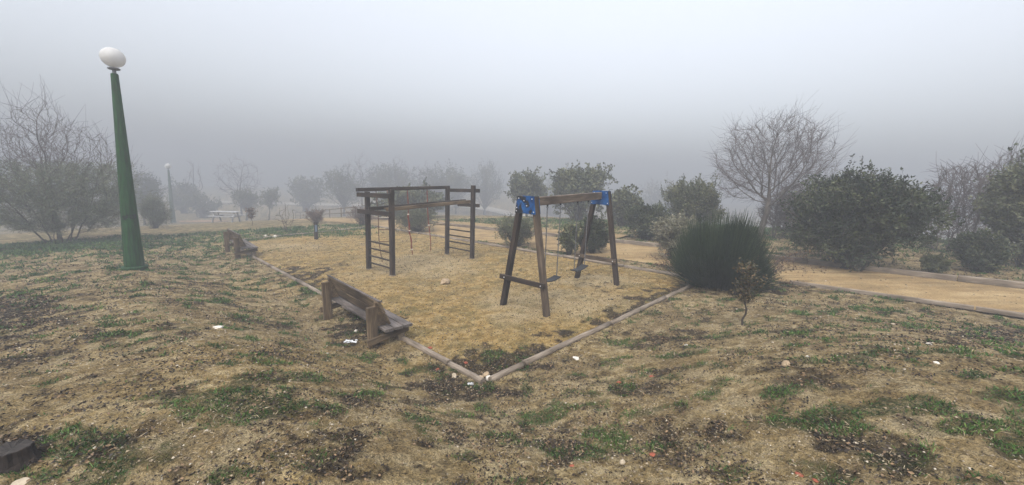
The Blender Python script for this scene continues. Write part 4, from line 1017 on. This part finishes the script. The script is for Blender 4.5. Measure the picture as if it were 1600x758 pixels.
# ---------------------------------------------------------------- stump, stones, litter
def rock(name, px, py, wpx, hpx, m, label, seed, cat='stone', group=None, flat=1., dz=0., dep=.8):
    g = np.random.default_rng(seed); b = at(px, py); k = depth(b)/F; w, h = wpx*k*.82, hpx*k*.75
    V = []; Fc = []; nu, nv = 12, 8
    dirs = g.normal(size=(9, 3)); dirs /= np.linalg.norm(dirs, axis=1, keepdims=True); lim = g.uniform(.62, .95, 9)
    for i in range(nv+1):
        for j in range(nu):
            th_, ph = math.pi*i/nv, 2*math.pi*j/nu; d = np.array([math.sin(th_)*math.cos(ph), math.sin(th_)*math.sin(ph), math.cos(th_)])
            r = 1.
            for q in range(9):
                c = d @ dirs[q]
                if c > .15: r = min(r, lim[q]/c)
            V.append(d*r*[w/2, w/2*dep, h*.62]*(1+.04*g.normal()))
    for i in range(nv):
        for j in range(nu): Fc.append((i*nu+j, i*nu+(j+1) % nu, (i+1)*nu+(j+1) % nu, (i+1)*nu+j))
    Fc = [tuple(reversed(f)) for f in Fc]
    o = mesh(name, V, Fc, m); z = float(H(b.x, b.y)); o.location = (b.x, b.y, max(z, b.z-.03)+h*.28+dz); o.rotation_euler = (0, 0, g.uniform(0, 3))
    bv = o.modifiers.new('weld', 'WELD'); bv.merge_threshold = .0005
    return tag(o, label, cat, group)
G1 = 'larger stones lying on the ground'
rock('stone_slab', 695, 443, 24, 13, STONEB, 'flat tan stone slab lying on the sand in front of the climbing frame', 1, group=G1)
rock('stone', 759, 585, 15, 10, STONEB, 'tan stone tucked in the near kerb corner, beside the white stone', 2, group=G1)
rock('stone', 749, 592, 20, 13, STONEB, 'brownish stone wedged against the kerb in the near corner', 3, group=G1)
rock('stone', 764, 591, 15, 11, STONEW, 'whitish stone in the near kerb corner', 4, group=G1)
rock('stone', 709, 590, 13, 11, STONE, 'pale rounded stone outside the left kerb, near the corner', 5, group=G1)
rock('stone', 340, 511, 20, 7, STONEW, 'flat white stone alone on the dirt left of the near bench', 6, group=G1)
rock('stone', 556, 518, 9, 6, STONEW, 'small round white stone under the near bench', 7, group=G1)
rock('stone', 900, 562, 16, 6, STONEW, 'long pale stone on the outer side of the right kerb', 8, group=G1)
rock('stone', 30, 752, 30, 14, STONE, 'grey stone at the lower left corner, in front of the stump', 9, group=G1)
rock('stone', 1228, 574, 16, 14, STONEB, 'flat tan stone half buried in the dirt beside the sapling', 10, group=G1, dep=1)
rock('stone', 1451, 541, 12, 5, STONEW, 'small white stone on the grass at right', 11, group=G1)
rock('stone', 1462, 571, 11, 5, STONEW, 'small white stone slightly below the other one on the right grass', 12, group=G1)
rock('stone', 973, 727, 14, 12, STONE, 'cream stone between dark leaves at the bottom centre', 13, group=G1)
rock('stone', 1072, 540, 9, 5, STONEW, 'small pale stone left of the sapling', 14, group=G1)
rock('stone', 430, 371, 9, 6, STONEW, 'white stone beside the far kerb, left of the wooden post', 15, group=G1)
rock('stone', 415, 370, 8, 5, STONEW, 'little white stone next to the far kerb, near the far bench', 16, group=G1)
rock('stone', 1262, 560, 8, 4, STONEW, 'tiny white stone right of the half-buried tan stone', 17, group=G1)
rock('stone', 1395, 510, 8, 4, STONE, 'small cream stone near the path edge on the right', 18, group=G1)
G2 = 'broken terracotta pieces on the ground'
for i, (x, y, w, lb) in enumerate(((968, 599, 15, 'orange-red terracotta chip on grass, left one of the pair right of the kerb corner'), (1018, 590, 14, 'orange-red terracotta chip on bare dirt, right one of the pair right of the kerb corner'),
      (1020, 716, 18, 'red tile fragment at the bottom beside the cream stone'), (1249, 740, 18, 'red tile fragment at the bottom right, left one of two'), (1275, 748, 15, 'red tile fragment at the bottom right, right one of two'),
      (893, 733, 15, 'dull red fragment lying at the bottom centre'), (672, 542, 14, 'orange fragment inside the play area beside the left kerb'), (728, 566, 12, 'orange fragment in the dark leaves of the near corner'), (684, 577, 12, 'orange-brown fragment outside the left kerb'))):
    rock('tile_fragment', x, y, w*.85, 3.4, BRICK, lb, 30+i, 'tile fragment', G2)
def crumple(px, py, wpx, label, seed):
    g = np.random.default_rng(seed); b = at(px, py); k = depth(b)/F; w = wpx*k; n = 9
    V = [((i/(n-1)-.5)*w, (j/(n-1)-.5)*w*.5, .015+.03*g.random()) for i in range(n) for j in range(n)]
    Fc = [(i*n+j, i*n+j+1, (i+1)*n+j+1, (i+1)*n+j) for i in range(n-1) for j in range(n-1) if g.random() > .45]
    o = mesh('paper_scrap', V, Fc, PAPER); o.location = (b.x, b.y, float(H(b.x, b.y))+.005)
    s = o.modifiers.new('t', 'SOLIDIFY'); s.thickness = .003
    tag(o, label, 'litter', 'scraps of white paper')
crumple(548, 536, 19, 'torn white paper on the ground behind the near bench', 3)
crumple(735, 605, 9, 'little white scrap just outside the near kerb corner', 5)
def stump():
    b = at(22, 722); k = depth(b)/F; g = np.random.default_rng(6)
    t = thing('tree_stump', 'dark cut tree stump at the lower left edge of the photo', 'stump', b)
    r = 22*k; n = 28; V = []; hs_ = [-.1, 0, .02, .06, .09, .095]; f_ = [1.5, 1.3, 1.12, 1.02, 1., .93]
    jag = 1+.06*np.array([math.sin(3*2*math.pi*i/n)+.6*math.sin(7*2*math.pi*i/n+1)+.8*math.sin(11*2*math.pi*i/n) for i in range(n)])
    for q, (z, f) in enumerate(zip(hs_, f_)):
        for i in range(n):
            a = 2*math.pi*i/n; V.append((r*f*jag[i]*math.cos(a), r*f*jag[i]*math.sin(a), z+g.normal()*.004))
    Fc = [(q*n+i, q*n+(i+1) % n, (q+1)*n+(i+1) % n, (q+1)*n+i) for q in range(5) for i in range(n)]
    G = [(v[2], v[0], v[1]) for v in V]
    mesh('bark', V, Fc, wood('stump_bark', (.012, .009, .008), (.028, .021, .017), (.06, .045, .035), .95), t, False, {'grain': ('FLOAT_VECTOR', G)})
    V2_ = V[-n:]+[(0, 0, .085)]; mesh('cut_face', V2_, [(i, (i+1) % n, n) for i in range(n)], wood('stump_top', (.014, .012, .011), (.035, .03, .027), (.075, .066, .06), .9), t, False, {'grain': ('FLOAT_VECTOR', [(v[0]*.3, v[1], v[2]) for v in V2_])})
stump()

# ---------------------------------------------------------------- ground stuff: grass, dead leaves, straw, grit
def scatter(n, rmax, pw, g, half=60):
    a = np.radians(90-g.uniform(-half, half, n)); u = g.random(n); r0 = 1.5
    r = (r0**pw+u*(rmax**pw-r0**pw))**(1/pw)
    return r*np.cos(a), r*np.sin(a), r
g = np.random.default_rng(77)
x, y, r = scatter(900000, 26, .9, g)
och, gm, dk = zones(x, y); cl2 = fbm(x, y, 6., 3, 91); acc = gm*sstep(.36, .56, cl2)*1.1
acc = np.where(in_path(x, y, .05) > .1, 0, acc)
kp = g.random(len(x)) < acc; x, y, r = x[kp], y[kp], r[kp]; n = len(x)
P = np.stack([x, y, H(x, y)-.004], 1); D = np.stack([g.normal(size=n)*.75, g.normal(size=n)*.75, np.full(n, 1.)], 1)
ln = (.022+.030*g.random(n)**2)*(1+.10*np.maximum(r-4, 0)); o = leaves_mesh('grass', P, D, ln, np.maximum(.0035, .0016*r), GRASS, None, g, np.clip(g.random(n)*.75+(fbm(x, y, 3, 2, 95)-.5)*.8, 0, 1))
tag(o, 'short green grass growing in patches on the dirt', 'grass', kind='stuff')
print('grass', n)
x, y, r = scatter(420000, 20, .8, g)
och, gm, dk = zones(x, y); pl = in_play(x, y); acc = dk*.5+.30*(1-pl)*sstep(.38, .62, fbm(x, y, 2.3, 3, 97))+.07*pl; acc = np.where(in_path(x, y) > .1, 0, acc)
kp = g.random(len(x)) < acc; x, y, r = x[kp], y[kp], r[kp]; n = len(x)
P = np.stack([x, y, H(x, y)+.004+.008*g.random(n)], 1); D = np.stack([g.normal(size=n), g.normal(size=n), g.normal(size=n)*.28], 1)
o = leaves_mesh('leaf_litter', P, D, .020*(1+.09*r), .011*(1+.09*r), LITTER, None, g, np.clip(g.random(n)**1.6, 0, 1)); tag(o, 'dark dead leaves and twigs littering the ground', 'leaf litter', kind='stuff')
print('litter', n)
x, y, r = scatter(60000, 14, .8, g); pl = in_play(x, y); acc = (.5-.35*pl)*sstep(.35, .6, fbm(x, y, 1.9, 3, 99)); acc = np.where(in_path(x, y) > .1, 0, acc)
kp = g.random(len(x)) < acc; x, y, r = x[kp], y[kp], r[kp]; n = len(x)
P = np.stack([x, y, H(x, y)+.004], 1); D = np.stack([g.normal(size=n), g.normal(size=n), g.normal(size=n)*.15+.08], 1)
o = leaves_mesh('dry_straw', P, D, .045*(1+.05*r), .0035*(1+.12*r), STRAW, None, g, g.random(n)); tag(o, 'bits of dry straw and stalks strewn over the dirt', 'straw', kind='stuff')
# grit: little faceted chips
x, y, r = scatter(120000, 18, .8, g); pl = in_play(x, y); acc = np.where(pl > .5, .5, .75)*sstep(.38, .62, fbm(x, y, 1.3, 3, 101)+.06); kp = (g.random(len(x)) < acc) & ((in_path(x, y) < .1) | (g.random(len(x)) < .3)); x, y, r = x[kp], y[kp], r[kp]; n = len(x)
s = (.0028+.010*g.random(n)**5)*(1+.09*r)
zz_ = np.where(in_path(x, y, .12) > .02, h0(x, y)+.012, H(x, y)); C = np.stack([x, y, zz_+s*.15], 1)
T = np.array([[1, 0, 0], [-.5, .87, 0], [-.5, -.87, 0], [0, 0, .75], [0.1, 0, -.6]]); az = g.uniform(0, 6.28, n)
sc3 = np.stack([g.uniform(.7, 1.4, n), g.uniform(.6, 1.2, n), g.uniform(.5, 1., n)], 1)*s[:, None]
V = T[None]*sc3[:, None]; ca_, sa_ = np.cos(az)[:, None], np.sin(az)[:, None]
V = np.stack([V[..., 0]*ca_-V[..., 1]*sa_, V[..., 0]*sa_+V[..., 1]*ca_, V[..., 2]], -1)+C[:, None]
Fq = np.array([[0, 1, 3], [1, 2, 3], [2, 0, 3], [1, 0, 4], [2, 1, 4], [0, 2, 4]]); Q = (np.arange(n)[:, None, None]*5+Fq[None]).reshape(-1, 3)
o = mesh('gravel', V.reshape(-1, 3), Q, CHIP, attrs={'tint': ('FLOAT', np.repeat(g.random(n)**2.2*.85, 5))}); tag(o, 'small pale stone chips scattered over the dirt', 'gravel', kind='stuff')
print('grit', n)

# ---------------------------------------------------------------- haze
def haze():
    x0, x1, y0, y1, z0, z1 = -262, 262, -262, 262, -8, 14.5
    V = [(x, y, z) for x in (x0, x1) for y in (y0, y1) for z in (z0, z1)]
    Fc = [(0, 1, 3, 2), (4, 6, 7, 5), (0, 4, 5, 1), (2, 3, 7, 6), (0, 2, 6, 4), (1, 5, 7, 3)]
    m = bpy.data.materials.new('haze'); m.use_nodes = True; t = m.node_tree; t.nodes.clear()
    v = t.nodes.new('ShaderNodeVolumePrincipled'); v.inputs['Density'].default_value = HAZE; v.inputs['Color'].default_value = (.37, .388, .42, 1); v.inputs['Anisotropy'].default_value = .0
    o_ = t.nodes.new('ShaderNodeOutputMaterial'); t.links.new(v.outputs[0], o_.inputs['Volume'])
    o = mesh('haze', V, Fc, m); tag(o, 'thick grey morning fog filling the park', 'fog', kind='stuff')
haze()
